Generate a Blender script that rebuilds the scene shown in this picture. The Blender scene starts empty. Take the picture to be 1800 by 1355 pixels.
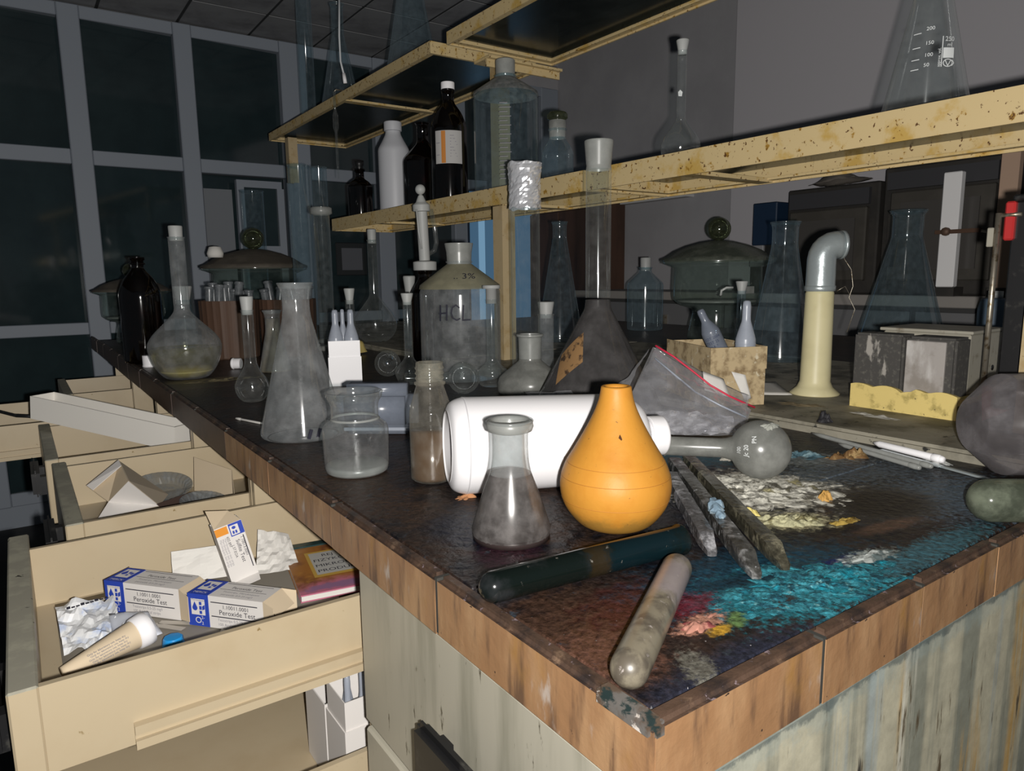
import bpy, bmesh, math, random
from mathutils import Vector, Matrix, Euler, noise as mnoise
random.seed(4)
SC = bpy.context.scene
COL = SC.collection
PI = math.pi

# ------------------------------------------------------------------ camera
cam_d = bpy.data.cameras.new('camera')
cam = bpy.data.objects.new('camera', cam_d)
COL.objects.link(cam)
RT = ((0.81754822, -0.09943775, 0.56720987), (-0.5757216, -0.11953264, 0.80886129), (-0.01263125, -0.98783808, -0.15497216))
cm = Matrix.Identity(4)
for i in range(3):
    cm[i][0] = RT[i][0]; cm[i][1] = -RT[i][1]; cm[i][2] = -RT[i][2]
cm.translation = (0, 0, 1.10)
cam.matrix_world = cm
cam_d.sensor_width = 36.0
cam_d.lens = 36.0 * 1234.95 / 1800.0
cam_d.clip_start = 0.01
SC.camera = cam

# ------------------------------------------------------------------ world, flash lamp, exposure
W = bpy.data.worlds.new('world'); SC.world = W
W.use_nodes = True
W.node_tree.nodes['Background'].inputs[0].default_value = (0.75, 0.88, 1.0, 1)
W.node_tree.nodes['Background'].inputs[1].default_value = 0.045

FLASH_POWER = 37.0
ld = bpy.data.lights.new('phone_flash', 'POINT')
ld.energy = FLASH_POWER
ld.shadow_soft_size = 0.005
ld.color = (1.0, 0.965, 0.92)
ld.use_nodes = True
lnt = ld.node_tree
em = [n for n in lnt.nodes if n.type == 'EMISSION'][0]
fo = lnt.nodes.new('ShaderNodeLightFalloff')
fo.inputs['Strength'].default_value = 1.0
lnt.links.new(fo.outputs['Linear'], em.inputs['Strength'])
flash = bpy.data.objects.new('phone_flash', ld)
COL.objects.link(flash)
flash.location = Vector((0, 0, 1.10)) + Vector((0.8175, -0.5757, -0.0126)) * 0.021 + Vector((0.099, 0.12, 0.988)) * -0.008

SC.view_settings.view_transform = 'Standard'
SC.view_settings.look = 'None'
SC.view_settings.exposure = 0.0
SC.view_settings.gamma = 1.0
SC.view_settings.use_curve_mapping = False
SC.cycles.transparent_max_bounces = 40
SC.cycles.max_bounces = 8
SC.cycles.sample_clamp_indirect = 3.0

# ------------------------------------------------------------------ materials
def nd(nt, t, **kw):
    n = nt.nodes.new(t)
    for k, v in kw.items():
        setattr(n, k, v)
    return n

def new_mat(name):
    m = bpy.data.materials.new(name); m.use_nodes = True
    nt = m.node_tree
    for n in list(nt.nodes):
        nt.nodes.remove(n)
    out = nt.nodes.new('ShaderNodeOutputMaterial')
    return m, nt, out

def c4(c): return (c[0], c[1], c[2], 1.0)

def noise_fac(nt, co, scale, lo, hi, detail=5.0, rough=0.6, stretch=None):
    v = co
    if stretch:
        mp = nd(nt, 'ShaderNodeMapping'); mp.inputs['Scale'].default_value = stretch
        nt.links.new(co, mp.inputs['Vector']); v = mp.outputs[0]
    n = nd(nt, 'ShaderNodeTexNoise')
    n.inputs['Scale'].default_value = scale; n.inputs['Detail'].default_value = detail
    n.inputs['Roughness'].default_value = rough
    nt.links.new(v, n.inputs['Vector'])
    r = nd(nt, 'ShaderNodeMapRange'); r.interpolation_type = 'SMOOTHSTEP'
    r.inputs['From Min'].default_value = lo; r.inputs['From Max'].default_value = hi
    nt.links.new(n.outputs['Fac'], r.inputs['Value'])
    return r.outputs[0], n

def mixc(nt, fac, a, b):
    m = nd(nt, 'ShaderNodeMix', data_type='RGBA')
    if isinstance(fac, float): m.inputs[0].default_value = fac
    else: nt.links.new(fac, m.inputs[0])
    for idx, s in ((6, a), (7, b)):
        if isinstance(s, tuple): m.inputs[idx].default_value = c4(s)
        else: nt.links.new(s, m.inputs[idx])
    return m.outputs[2]

def mathn(nt, op, a, b=None):
    m = nd(nt, 'ShaderNodeMath', operation=op)
    for i, s in enumerate((a, b)):
        if s is None: continue
        if isinstance(s, (int, float)): m.inputs[i].default_value = s
        else: nt.links.new(s, m.inputs[i])
    return m.outputs[0]

def M(name, col, rough=0.6, metal=0.0, layers=(), bump=None, spec=0.4, trans=0.0, sub=None, coord='Object', grain=None):
    """principled with colour layers: ('n', colour, scale, lo, hi, stretch) noise;
    ('b', colour, (x, y, rx, ry, degrees), edge noise, noise scale, strength) a stain at a place of the surface"""
    m, nt, out = new_mat(name)
    p = nd(nt, 'ShaderNodeBsdfPrincipled')
    nt.links.new(p.outputs[0], out.inputs[0])
    p.inputs['Roughness'].default_value = rough
    p.inputs['Metallic'].default_value = metal
    p.inputs['Specular IOR Level'].default_value = spec
    if trans: p.inputs['Transmission Weight'].default_value = trans
    tc = nd(nt, 'ShaderNodeTexCoord'); co = tc.outputs[coord]
    cur = tuple(col)
    for L in layers:
        if L[0] == 'n':
            f, _ = noise_fac(nt, co, L[2], L[3], L[4], stretch=L[5] if len(L) > 5 else None)
            cur = mixc(nt, f, cur, tuple(L[1]))
        else:
            mp = nd(nt, 'ShaderNodeMapping', vector_type='TEXTURE')
            if len(L[2]) == 2:
                mp.inputs['Location'].default_value = (0, 0, L[2][0])
                mp.inputs['Scale'].default_value = (1e6, 1e6, L[2][1])
            else:
                x, y, rx, ry, deg = L[2]
                mp.inputs['Location'].default_value = (x, y, 0)
                mp.inputs['Rotation'].default_value = (0, 0, math.radians(deg))
                mp.inputs['Scale'].default_value = (rx, ry, 1e6)
            nt.links.new(co, mp.inputs['Vector'])
            ln = nd(nt, 'ShaderNodeVectorMath', operation='LENGTH')
            nt.links.new(mp.outputs[0], ln.inputs[0])
            n = nd(nt, 'ShaderNodeTexNoise'); n.inputs['Scale'].default_value = L[4]; n.inputs['Detail'].default_value = 8
            n.inputs['Roughness'].default_value = 0.68
            nt.links.new(co, n.inputs['Vector'])
            s = mathn(nt, 'ADD', ln.outputs['Value'], mathn(nt, 'MULTIPLY', mathn(nt, 'SUBTRACT', n.outputs['Fac'], 0.5), L[3] * 4))
            r = nd(nt, 'ShaderNodeMapRange'); r.interpolation_type = 'SMOOTHSTEP'
            r.inputs['From Min'].default_value = 1.15; r.inputs['From Max'].default_value = 0.45
            r.inputs['To Max'].default_value = L[5] if len(L) > 5 else 1.0
            nt.links.new(s, r.inputs['Value'])
            cur = mixc(nt, r.outputs[0], cur, tuple(L[1]))
    if grain:
        n = nd(nt, 'ShaderNodeTexNoise'); n.inputs['Scale'].default_value = grain[0]; n.inputs['Detail'].default_value = 5; n.inputs['Roughness'].default_value = 0.7
        nt.links.new(co, n.inputs['Vector'])
        r = nd(nt, 'ShaderNodeMapRange'); r.inputs['From Min'].default_value = 0.3; r.inputs['From Max'].default_value = 0.7
        r.inputs['To Min'].default_value = grain[1]; r.inputs['To Max'].default_value = grain[2]
        nt.links.new(n.outputs['Fac'], r.inputs['Value'])
        mg = nd(nt, 'ShaderNodeMix', data_type='RGBA', blend_type='MULTIPLY'); mg.inputs[0].default_value = 1.0
        nt.links.new(cur, mg.inputs[6]); nt.links.new(r.outputs[0], mg.inputs[7]); cur = mg.outputs[2]
    if isinstance(cur, tuple): p.inputs['Base Color'].default_value = c4(cur)
    else: nt.links.new(cur, p.inputs['Base Color'])
    if bump:
        b = nd(nt, 'ShaderNodeBump'); b.inputs['Strength'].default_value = bump[1]; b.inputs['Distance'].default_value = bump[2]
        n = nd(nt, 'ShaderNodeTexNoise'); n.inputs['Scale'].default_value = bump[0]; n.inputs['Detail'].default_value = 6
        nt.links.new(co, n.inputs['Vector']); nt.links.new(n.outputs['Fac'], b.inputs['Height'])
        nt.links.new(b.outputs[0], p.inputs['Normal'])
    return m

def glass(name, tint=(0.93, 0.96, 0.96), dust=0.06, dcol=(0.55, 0.55, 0.53), edge=0.35, rough=0.075, nscale=60.0, patch=0.5, gcol=(1, 1, 1)):
    """thin blown glass: clear wall, grazing reflections, a film of dust"""
    m, nt, out = new_mat(name)
    tc = nd(nt, 'ShaderNodeTexCoord')
    tr = nd(nt, 'ShaderNodeBsdfTransparent'); tr.inputs[0].default_value = c4(tint)
    gl = nd(nt, 'ShaderNodeBsdfGlossy'); gl.inputs['Roughness'].default_value = rough; gl.inputs[0].default_value = c4(gcol)
    df = nd(nt, 'ShaderNodeBsdfDiffuse'); df.inputs[0].default_value = c4(dcol)
    lw = nd(nt, 'ShaderNodeLayerWeight'); lw.inputs['Blend'].default_value = 0.5
    f = lw.outputs['Facing']
    f4 = mathn(nt, 'POWER', f, 4.0)
    gf = mathn(nt, 'ADD', mathn(nt, 'MULTIPLY', f4, 0.5), 0.075)
    mx = nd(nt, 'ShaderNodeMixShader')
    nt.links.new(gf, mx.inputs[0]); nt.links.new(tr.outputs[0], mx.inputs[1]); nt.links.new(gl.outputs[0], mx.inputs[2])
    nf, _ = noise_fac(nt, tc.outputs['Object'], nscale, 0.35, 0.75)
    d1 = mathn(nt, 'MULTIPLY', mathn(nt, 'ADD', mathn(nt, 'MULTIPLY', nf, patch * 2), 1 - patch), dust)
    df_f = mathn(nt, 'ADD', d1, mathn(nt, 'MULTIPLY', mathn(nt, 'POWER', f, 3.0), edge))
    df_f = mathn(nt, 'MINIMUM', df_f, 0.97)
    mx2 = nd(nt, 'ShaderNodeMixShader')
    nt.links.new(df_f, mx2.inputs[0]); nt.links.new(mx.outputs[0], mx2.inputs[1]); nt.links.new(df.outputs[0], mx2.inputs[2])
    nt.links.new(mx2.outputs[0], out.inputs[0])
    return m

def emis(name, col, s):
    m, nt, out = new_mat(name)
    e = nd(nt, 'ShaderNodeEmission'); e.inputs[0].default_value = c4(col); e.inputs[1].default_value = s
    nt.links.new(e.outputs[0], out.inputs[0])
    return m

RUST = (0.20, 0.085, 0.02)
G_CLEAR = glass('clear_glass', dust=0.035, edge=0.22)
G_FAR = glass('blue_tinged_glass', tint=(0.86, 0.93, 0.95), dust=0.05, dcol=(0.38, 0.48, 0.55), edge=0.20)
G_DUSTY = glass('dusty_glass', dust=0.17, dcol=(0.50, 0.51, 0.52), edge=0.28, nscale=35)
G_FILM = glass('filmy_glass', dust=0.24, dcol=(0.42, 0.41, 0.41), edge=0.25, rough=0.16, nscale=45)
G_GREY = glass('grime_coated_glass', tint=(0.7, 0.72, 0.7), dust=0.60, dcol=(0.29, 0.295, 0.275), edge=0.25, rough=0.22, nscale=40, patch=0.3)
G_GROUND = glass('ground_glass', tint=(0.85, 0.87, 0.86), dust=0.55, dcol=(0.42, 0.43, 0.41), edge=0.2, rough=0.3, patch=0.15)
G_AMBER = glass('amber_glass', tint=(0.10, 0.025, 0.006), dust=0.03, dcol=(0.05, 0.02, 0.01), edge=0.06, rough=0.07)
G_GREEN = glass('green_glass', tint=(0.86, 0.92, 0.89), dust=0.05, dcol=(0.30, 0.36, 0.34), edge=0.35)
G_SHELF = glass('grimy_shelf_glass', tint=(0.30, 0.36, 0.35), dust=0.16, dcol=(0.09, 0.105, 0.10), edge=0.1, rough=0.2, nscale=14)
G_KNOB = glass('solid_knob_glass', tint=(0.35, 0.40, 0.28), dust=0.12, dcol=(0.20, 0.22, 0.13), edge=0.4, rough=0.06)
G_PANE = M('dark_window_glass', (0.016, 0.027, 0.031), 0.07, spec=0.8, layers=[('n', (0.025, 0.042, 0.046), 3, 0.3, 0.75)])
PE = glass('translucent_polythene', tint=(0.8, 0.83, 0.87), dust=0.58, dcol=(0.50, 0.54, 0.62), edge=0.25, rough=0.3, patch=0.1)
PE_GREY = glass('grey_polythene', tint=(0.5, 0.55, 0.62), dust=0.62, dcol=(0.24, 0.27, 0.33), edge=0.15, rough=0.25, patch=0.1)
BAGM = glass('clear_plastic_film', tint=(0.95, 0.95, 0.96), dust=0.10, dcol=(0.80, 0.80, 0.83), edge=0.55, rough=0.13, nscale=30, patch=0.5)
WHITE = M('white_plastic', (0.93, 0.92, 0.94), 0.35)
STOPPER = M('grey_white_stopper', (0.42, 0.43, 0.42), 0.5)
CARTON = M('white_card', (0.74, 0.71, 0.68), 0.8)
CARTON_CREAM = M('cream_card', (0.66, 0.54, 0.38), 0.8)
CARTON_GREY = M('grey_card_inside', (0.42, 0.36, 0.28), 0.85)
BLUE = M('blue_print', (0.022, 0.06, 0.42), 0.6)
ORANGE_P = M('orange_print', (0.75, 0.28, 0.02), 0.6)
INK = M('dark_ink', (0.02, 0.02, 0.035), 0.7)
INK_GREY = M('grey_ink', (0.28, 0.27, 0.30), 0.7)
WHITE_INK = M('white_enamel_print', (0.75, 0.78, 0.78), 0.5)
PALE_PRINT = M('pale_print', (0.55, 0.60, 0.78), 0.6)
CREAM = M('cream_enamel', (0.48, 0.395, 0.265), 0.38, layers=[('n', (0.44, 0.35, 0.225), 9, 0.45, 0.75), ('n', (0.24, 0.17, 0.07), 95, 0.70, 0.76)])
CREAM_DIRTY = M('grimy_cream_enamel', (0.45, 0.425, 0.345), 0.45, layers=[('n', (0.27, 0.26, 0.20), 20, 0.45, 0.7, (1, 1, 0.12)), ('n', (0.10, 0.09, 0.06), 120, 0.66, 0.74, (1, 1, 0.3))])
PANEL_TOP = M('grey_worn_drawer_edge', (0.32, 0.305, 0.245), 0.6, layers=[('n', (0.40, 0.385, 0.30), 40, 0.45, 0.65), ('n', (0.02, 0.02, 0.015), 70, 0.66, 0.71)])
RACK = M('rusty_cream_enamel', (0.58, 0.45, 0.235), 0.5, layers=[('n', (0.50, 0.33, 0.09), 22, 0.52, 0.68), ('n', (0.34, 0.19, 0.03), 75, 0.60, 0.66), ('n', (0.10, 0.045, 0.015), 150, 0.615, 0.66), ('n', (0.08, 0.032, 0.012), 60, 0.68, 0.71)])
RACK_POST = M('stained_cream_enamel', (0.46, 0.36, 0.21), 0.5, layers=[('n', (0.35, 0.24, 0.10), 15, 0.5, 0.7), ('n', (0.16, 0.08, 0.03), 160, 0.66, 0.72)])
BLACK_P = M('black_plastic', (0.012, 0.012, 0.013), 0.4, layers=[('n', (0.06, 0.058, 0.052), 40, 0.55, 0.75)])
RUBBER = M('orange_rubber', (0.60, 0.27, 0.038), 0.5, spec=0.35, layers=[('n', (0.56, 0.235, 0.03), 30, 0.45, 0.7), ('b', (0.33, 0.18, 0.035), (0.002, 0.018), 0.5, 60, 0.8), ('n', (0.20, 0.10, 0.03), 170, 0.66, 0.73)], bump=(150, 0.12, 0.002))
ALU = M('grey_aluminium', (0.25, 0.28, 0.325), 0.55)
WALLM = M('grey_wall_paint', (0.36, 0.355, 0.37), 0.9, layers=[('n', (0.31, 0.305, 0.32), 2.5, 0.35, 0.7)])
WALLP = M('pale_pillar_paint', (0.49, 0.475, 0.50), 0.9)
CEILT = M('ceiling_board', (0.27, 0.275, 0.285), 0.9, layers=[('n', (0.15, 0.15, 0.16), 4, 0.4, 0.7)])
CEILG = M('ceiling_joint', (0.035, 0.038, 0.04), 0.9)
FLOORM = M('dark_floor', (0.03, 0.033, 0.035), 0.8, layers=[('n', (0.05, 0.05, 0.048), 6, 0.4, 0.7)])
CHROME = M('chrome', (0.50, 0.56, 0.57), 0.30, metal=0.55, spec=0.8, bump=(90, 0.2, 0.003))
STEEL = M('worn_steel_rod', (0.42, 0.38, 0.31), 0.4, metal=0.8, layers=[('n', (0.2, 0.15, 0.09), 120, 0.5, 0.65)])
PVC = M('cream_plastic_pipe', (0.66, 0.60, 0.36), 0.4, layers=[('n', (0.58, 0.52, 0.30), 14, 0.4, 0.7), ('n', (0.10, 0.08, 0.04), 150, 0.72, 0.76)])
FOAM = M('yellow_foam', (0.70, 0.55, 0.20), 0.95, layers=[('n', (0.42, 0.33, 0.11), 60, 0.5, 0.7), ('n', (0.15, 0.12, 0.06), 130, 0.66, 0.72)])
GRITTY = M('dark_gritty_block', (0.065, 0.062, 0.058), 0.95, layers=[('n', (0.12, 0.115, 0.10), 160, 0.5, 0.7), ('n', (0.34, 0.32, 0.29), 34, 0.62, 0.67, (0.8, 1, 0.35))])
PLATE = M('stained_grey_plate', (0.36, 0.335, 0.315), 0.7, layers=[('n', (0.26, 0.235, 0.21), 35, 0.45, 0.65), ('n', (0.50, 0.48, 0.46), 28, 0.58, 0.72, (1, 1, 0.4))])
GREYMETAL = M('grey_painted_metal', (0.36, 0.34, 0.28), 0.5, layers=[('n', (0.22, 0.19, 0.14), 50, 0.55, 0.7)])
CARD_OLD = M('stained_old_card', (0.50, 0.39, 0.23), 0.9, layers=[('n', (0.24, 0.17, 0.09), 55, 0.45, 0.66), ('n', (0.62, 0.55, 0.40), 80, 0.6, 0.68)])
RED_P = M('red_plastic', (0.48, 0.03, 0.03), 0.4)
DRK = M('dark_equipment', (0.028, 0.026, 0.024), 0.7, layers=[('n', (0.045, 0.04, 0.035), 8, 0.4, 0.7)])
DRK_BROWN = M('dark_brown_door', (0.055, 0.05, 0.042), 0.7, layers=[('n', (0.075, 0.068, 0.058), 7, 0.4, 0.7)])
NAVY = M('navy_case', (0.012, 0.03, 0.065), 0.5)
WOODB = M('dark_red_brown_wood', (0.085, 0.045, 0.03), 0.7, layers=[('n', (0.05, 0.028, 0.02), 9, 0.4, 0.7, (1, 1, 0.2))])
LINER = M('grey_liner_paper', (0.27, 0.245, 0.205), 0.85)
LINER_LINE = M('pale_liner_line', (0.52, 0.48, 0.42), 0.85)
FOIL = M('crinkled_foil', (0.85, 0.86, 0.90), 0.24, metal=0.5, spec=1.0)
PAPER = M('white_paper', (0.72, 0.70, 0.66), 0.85)
PAPER_Y = M('yellowed_paper', (0.38, 0.30, 0.10), 0.85)
LIQ_BROWN = M('brown_liquid', (0.11, 0.065, 0.035), 0.2)
LIQ_PALE = glass('pale_yellow_liquid', tint=(0.86, 0.84, 0.62), dust=0.10, dcol=(0.30, 0.27, 0.13), edge=0.1, rough=0.05, patch=0.2)
YEL_SED = M('yellow_sediment', (0.36, 0.30, 0.09), 0.8)
BROWN_TUB = M('brown_ribbed_tub', (0.10, 0.055, 0.035), 0.6, layers=[('n', (0.05, 0.03, 0.02), 22, 0.4, 0.7, (1, 1, 0.15))])
BEIGE_LIQ = M('beige_residue', (0.22, 0.19, 0.135), 0.6, layers=[('n', (0.13, 0.11, 0.08), 30, 0.4, 0.7)])
LABEL_BROWN = M('scorched_brown_label', (0.30, 0.17, 0.07), 0.9, layers=[('n', (0.06, 0.035, 0.02), 60, 0.5, 0.6)])
DUSTDARK = glass('soot_coated_glass', tint=(0.5, 0.48, 0.45), dust=0.58, dcol=(0.105, 0.10, 0.10), edge=0.25, rough=0.12, nscale=26, patch=0.4)
LIDDARK = M('dark_dusty_lid', (0.075, 0.065, 0.052), 0.7, layers=[('n', (0.11, 0.095, 0.075), 20, 0.4, 0.7)])
TT_DARK = M('dark_green_filled_tube', (0.004, 0.007, 0.006), 0.14, spec=0.7, layers=[('n', (0.022, 0.024, 0.026), 30, 0.48, 0.72), ('b', (0.003, 0.010, 0.013), (0.110, 0.040), 0.5, 90), ('b', (0.025, 0.016, 0.006), (0.074, 0.010), 0.6, 120, 0.7), ('n', (0.16, 0.15, 0.13), 140, 0.66, 0.74)])
TT_GREY = M('grey_caked_tube', (0.21, 0.185, 0.135), 0.35, spec=0.6, layers=[('n', (0.10, 0.085, 0.065), 60, 0.42, 0.62), ('b', (0.33, 0.285, 0.29), (0.095, 0.030), 0.4, 90, 0.8), ('n', (0.36, 0.32, 0.30), 200, 0.64, 0.72)])
CUV = M('caked_grey_tube', (0.055, 0.054, 0.05), 0.2, spec=0.7, bump=(160, 0.4, 0.002), grain=(200, 0.4, 1.6), layers=[('n', (0.24, 0.24, 0.24), 60, 0.5, 0.66), ('n', (0.03, 0.03, 0.028), 40, 0.52, 0.66), ('n', (0.40, 0.41, 0.42), 110, 0.62, 0.68)])
BENCH = M('stained_bench_top', (0.020, 0.015, 0.014), 0.40, spec=0.26, bump=(120, 0.6, 0.004), grain=(240, 0.3, 1.7), layers=[
    ('n', (0.040, 0.023, 0.016), 16, 0.42, 0.66), ('n', (0.007, 0.008, 0.012), 34, 0.50, 0.66),
    ('b', (0.060, 0.031, 0.020), (0.24, 0.285, 0.05, 0.06, 30), 0.45, 110, 0.85),
    ('b', (0.060, 0.017, 0.015), (0.30, 0.285, 0.055, 0.035, 0), 0.5, 120, 0.8),
    ('b', (0.105, 0.050, 0.034), (0.240, 0.255, 0.026, 0.035, 25), 0.6, 190, 0.8),
    ('b', (0.060, 0.035, 0.022), (0.25, 0.64, 0.05, 0.17, 0), 0.45, 45, 0.7),
    ('b', (0.008, 0.010, 0.020), (0.275, 0.46, 0.035, 0.05, 0), 0.4, 80, 0.95),
    ('b', (0.035, 0.012, 0.022), (0.275, 0.40, 0.03, 0.03, 0), 0.5, 120, 0.7),
    ('b', (0.022, 0.023, 0.028), (0.235, 0.352, 0.035, 0.02, 10), 0.3, 80, 0.9),
    ('b', (0.020, 0.022, 0.036), (0.29, 0.208, 0.085, 0.020, 0), 0.3, 90),
    ('b', (0.005, 0.007, 0.012), (0.62, 0.40, 0.26, 0.17, 0), 0.35, 40, 1.0),
    ('n', (0.030, 0.038, 0.048), 70, 0.60, 0.70),
    ('b', (0.012, 0.085, 0.12), (0.60, 0.51, 0.10, 0.06, -30), 0.6, 150, 0.8),
    ('b', (0.010, 0.045, 0.075), (0.40, 0.265, 0.11, 0.05, -15), 0.5, 100, 0.9),
    ('b', (0.020, 0.16, 0.20), (0.380, 0.245, 0.075, 0.036, -12), 0.7, 170),
    ('b', (0.020, 0.25, 0.32), (0.420, 0.232, 0.060, 0.022, 0), 0.7, 190),
    ('b', (0.008, 0.020, 0.035), (0.385, 0.268, 0.06, 0.010, -12), 0.7, 170, 0.9),
    ('b', (0.006, 0.014, 0.085), (0.452, 0.250, 0.035, 0.008, -10), 0.4, 120),
    ('b', (0.05, 0.15, 0.19), (0.53, 0.222, 0.10, 0.016, 0), 0.8, 200, 0.8),
    ('b', (0.040, 0.036, 0.036), (0.366, 0.238, 0.019, 0.009, 0), 0.15, 90),
    ('b', (0.60, 0.57, 0.48), (0.548, 0.385, 0.088, 0.064, -38), 0.8, 110, 0.9),
    ('b', (0.50, 0.46, 0.28), (0.500, 0.318, 0.038, 0.022, -30), 0.7, 130, 0.9),
    ('b', (0.30, 0.34, 0.32), (0.475, 0.243, 0.030, 0.010, -10), 0.7, 190, 0.9),
    ('b', (0.20, 0.22, 0.22), (0.69, 0.41, 0.06, 0.03, -30), 0.8, 170, 0.8),
    ('b', (0.09, 0.13, 0.17), (0.67, 0.27, 0.09, 0.06, 0), 1.0, 170, 0.8), ('b', (0.10, 0.13, 0.16), (0.66, 0.37, 0.09, 0.04, -20), 1.0, 190, 0.7), ('b', (0.13, 0.12, 0.11), (0.58, 0.345, 0.07, 0.012, -30), 0.9, 190, 0.8),
    ('b', (0.15, 0.19, 0.20), (0.70, 0.245, 0.05, 0.018, 20), 0.9, 190, 0.8),
    ('b', (0.060, 0.055, 0.05), (0.60, 0.297, 0.070, 0.050, 0), 0.18, 90, 0.8),
    ('b', (0.014, 0.011, 0.010), (0.60, 0.297, 0.060, 0.042, 0), 0.14, 90, 0.97),
    ('b', (0.10, 0.058, 0.04), (0.550, 0.265, 0.045, 0.010, -8), 0.4, 120, 0.9),
    ('b', (0.13, 0.014, 0.025), (0.318, 0.268, 0.026, 0.014, 0), 0.7, 190, 0.8),
    ('b', (0.40, 0.20, 0.14), (0.306, 0.249, 0.022, 0.009, 0), 0.7, 190),
    ('b', (0.42, 0.24, 0.03), (0.309, 0.238, 0.012, 0.005, 0), 0.6, 190),
    ('b', (0.10, 0.17, 0.06), (0.326, 0.240, 0.012, 0.006, 30), 0.6, 190),
    ('b', (0.12, 0.115, 0.095), (0.268, 0.219, 0.020, 0.010, 60), 0.8, 220, 0.9),
    ('n', (0.45, 0.43, 0.43), 330, 0.715, 0.73)])
BENCH_FAR = M('grimy_bench_top', (0.024, 0.017, 0.015), 0.42, spec=0.4, bump=(70, 0.4, 0.004), layers=[('n', (0.045, 0.03, 0.022), 10, 0.42, 0.7), ('n', (0.12, 0.095, 0.05), 18, 0.66, 0.74), ('b', (0.15, 0.12, 0.06), (0.30, 1.49, 0.09, 0.035, 0), 0.5, 40, 0.8)])
SPINE = M('grimy_raised_ledge', (0.28, 0.26, 0.205), 0.6, bump=(60, 0.3, 0.003), layers=[('n', (0.085, 0.08, 0.06), 12, 0.4, 0.65), ('n', (0.24, 0.22, 0.17), 45, 0.60, 0.70), ('n', (0.02, 0.02, 0.018), 60, 0.60, 0.68)])
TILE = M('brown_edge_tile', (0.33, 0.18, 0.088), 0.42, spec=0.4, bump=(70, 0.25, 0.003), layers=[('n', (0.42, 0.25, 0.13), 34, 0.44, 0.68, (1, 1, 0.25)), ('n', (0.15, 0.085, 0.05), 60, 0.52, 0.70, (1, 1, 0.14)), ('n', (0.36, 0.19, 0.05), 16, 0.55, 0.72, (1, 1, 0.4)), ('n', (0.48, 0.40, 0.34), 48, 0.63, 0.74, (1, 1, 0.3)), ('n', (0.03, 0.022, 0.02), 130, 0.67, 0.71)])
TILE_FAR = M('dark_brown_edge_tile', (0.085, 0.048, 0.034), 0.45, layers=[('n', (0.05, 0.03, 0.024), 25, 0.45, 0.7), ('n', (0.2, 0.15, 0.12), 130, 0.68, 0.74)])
LIP = M('grime_on_tile_lip', (0.085, 0.052, 0.036), 0.45, bump=(120, 0.4, 0.003), layers=[('n', (0.03, 0.022, 0.02), 40, 0.44, 0.62), ('n', (0.20, 0.13, 0.085), 70, 0.56, 0.70), ('n', (0.26, 0.20, 0.22), 160, 0.62, 0.70)])
GROUT = M('dark_grout', (0.045, 0.045, 0.04), 0.8)
DRIP = M('dripped_end_panel', (0.50, 0.47, 0.35), 0.45, spec=0.4, layers=[
    ('n', (0.27, 0.275, 0.22), 26, 0.45, 0.60, (1, 1, 0.05)), ('n', (0.52, 0.34, 0.13), 20, 0.57, 0.66, (1, 1, 0.09)),
    ('n', (0.38, 0.42, 0.40), 34, 0.55, 0.68, (1.3, 1, 0.05)), ('n', (0.62, 0.60, 0.50), 30, 0.60, 0.70, (1.2, 1, 0.06)), ('n', (0.13, 0.10, 0.06), 85, 0.61, 0.68, (1, 1, 0.16)),
    ('n', (0.06, 0.055, 0.045), 45, 0.70, 0.74, (1.5, 1, 0.1)), ('b', (0.30, 0.37, 0.36), (0.858, 0.016), 0.8, 70, 0.35), ('b', (0.05, 0.075, 0.085), (0.858, 0.005), 1.2, 40, 0.6)], grain=(60, 0.85, 1.2))

# ------------------------------------------------------------------ mesh helpers
def link(o, parent=None, loc=None, rot=None):
    COL.objects.link(o)
    if parent is not None: o.parent = parent
    if loc is not None: o.location = loc
    if rot is not None: o.rotation_euler = rot
    return o

def meshobj(name, verts, faces, mat, parent=None, loc=None, rot=None, smooth=False):
    me = bpy.data.meshes.new(name)
    me.from_pydata([tuple(v) for v in verts], [], faces)
    me.update()
    if smooth:
        me.polygons.foreach_set('use_smooth', [True] * len(me.polygons))
    if isinstance(mat, (list, tuple)):
        for k in mat: me.materials.append(k)
    elif mat: me.materials.append(mat)
    return link(bpy.data.objects.new(name, me), parent, loc, rot)

def bmobj(name, bm, mat, parent=None, loc=None, rot=None, smooth=False):
    me = bpy.data.meshes.new(name)
    bm.normal_update(); bm.to_mesh(me); bm.free()
    if smooth:
        me.polygons.foreach_set('use_smooth', [True] * len(me.polygons))
    if isinstance(mat, (list, tuple)):
        for k in mat: me.materials.append(k)
    elif mat: me.materials.append(mat)
    return link(bpy.data.objects.new(name, me), parent, loc, rot)

def tag(o, label=None, cat=None, group=None, kind=None):
    if label: o['label'] = label
    if cat: o['category'] = cat
    if group: o['group'] = group
    if kind: o['kind'] = kind
    return o

def thing(name, label, cat, loc=(0, 0, 0), rotz=0.0, group=None, rot=None):
    o = bpy.data.objects.new(name, None); o.empty_display_size = 0.02
    link(o, None, loc, rot if rot is not None else (0, 0, rotz))
    return tag(o, label, cat, group)

def frame(o, origin, xdir, updir=(0, 0, 1)):
    """places o with its local +x along xdir and +z as near updir as can be"""
    x = Vector(xdir).normalized(); z = Vector(updir); z = (z - x * z.dot(x)).normalized(); y = z.cross(x)
    m = Matrix((x, y, z)).transposed().to_4x4(); m.translation = origin
    o.matrix_world = m
    return o

def upframe(o, origin, zdir, hint=(1, 0, 0)):
    z = Vector(zdir).normalized(); x = Vector(hint); x = (x - z * x.dot(z)).normalized(); y = z.cross(x)
    m = Matrix((x, y, z)).transposed().to_4x4(); m.translation = origin
    o.matrix_world = m
    return o

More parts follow.
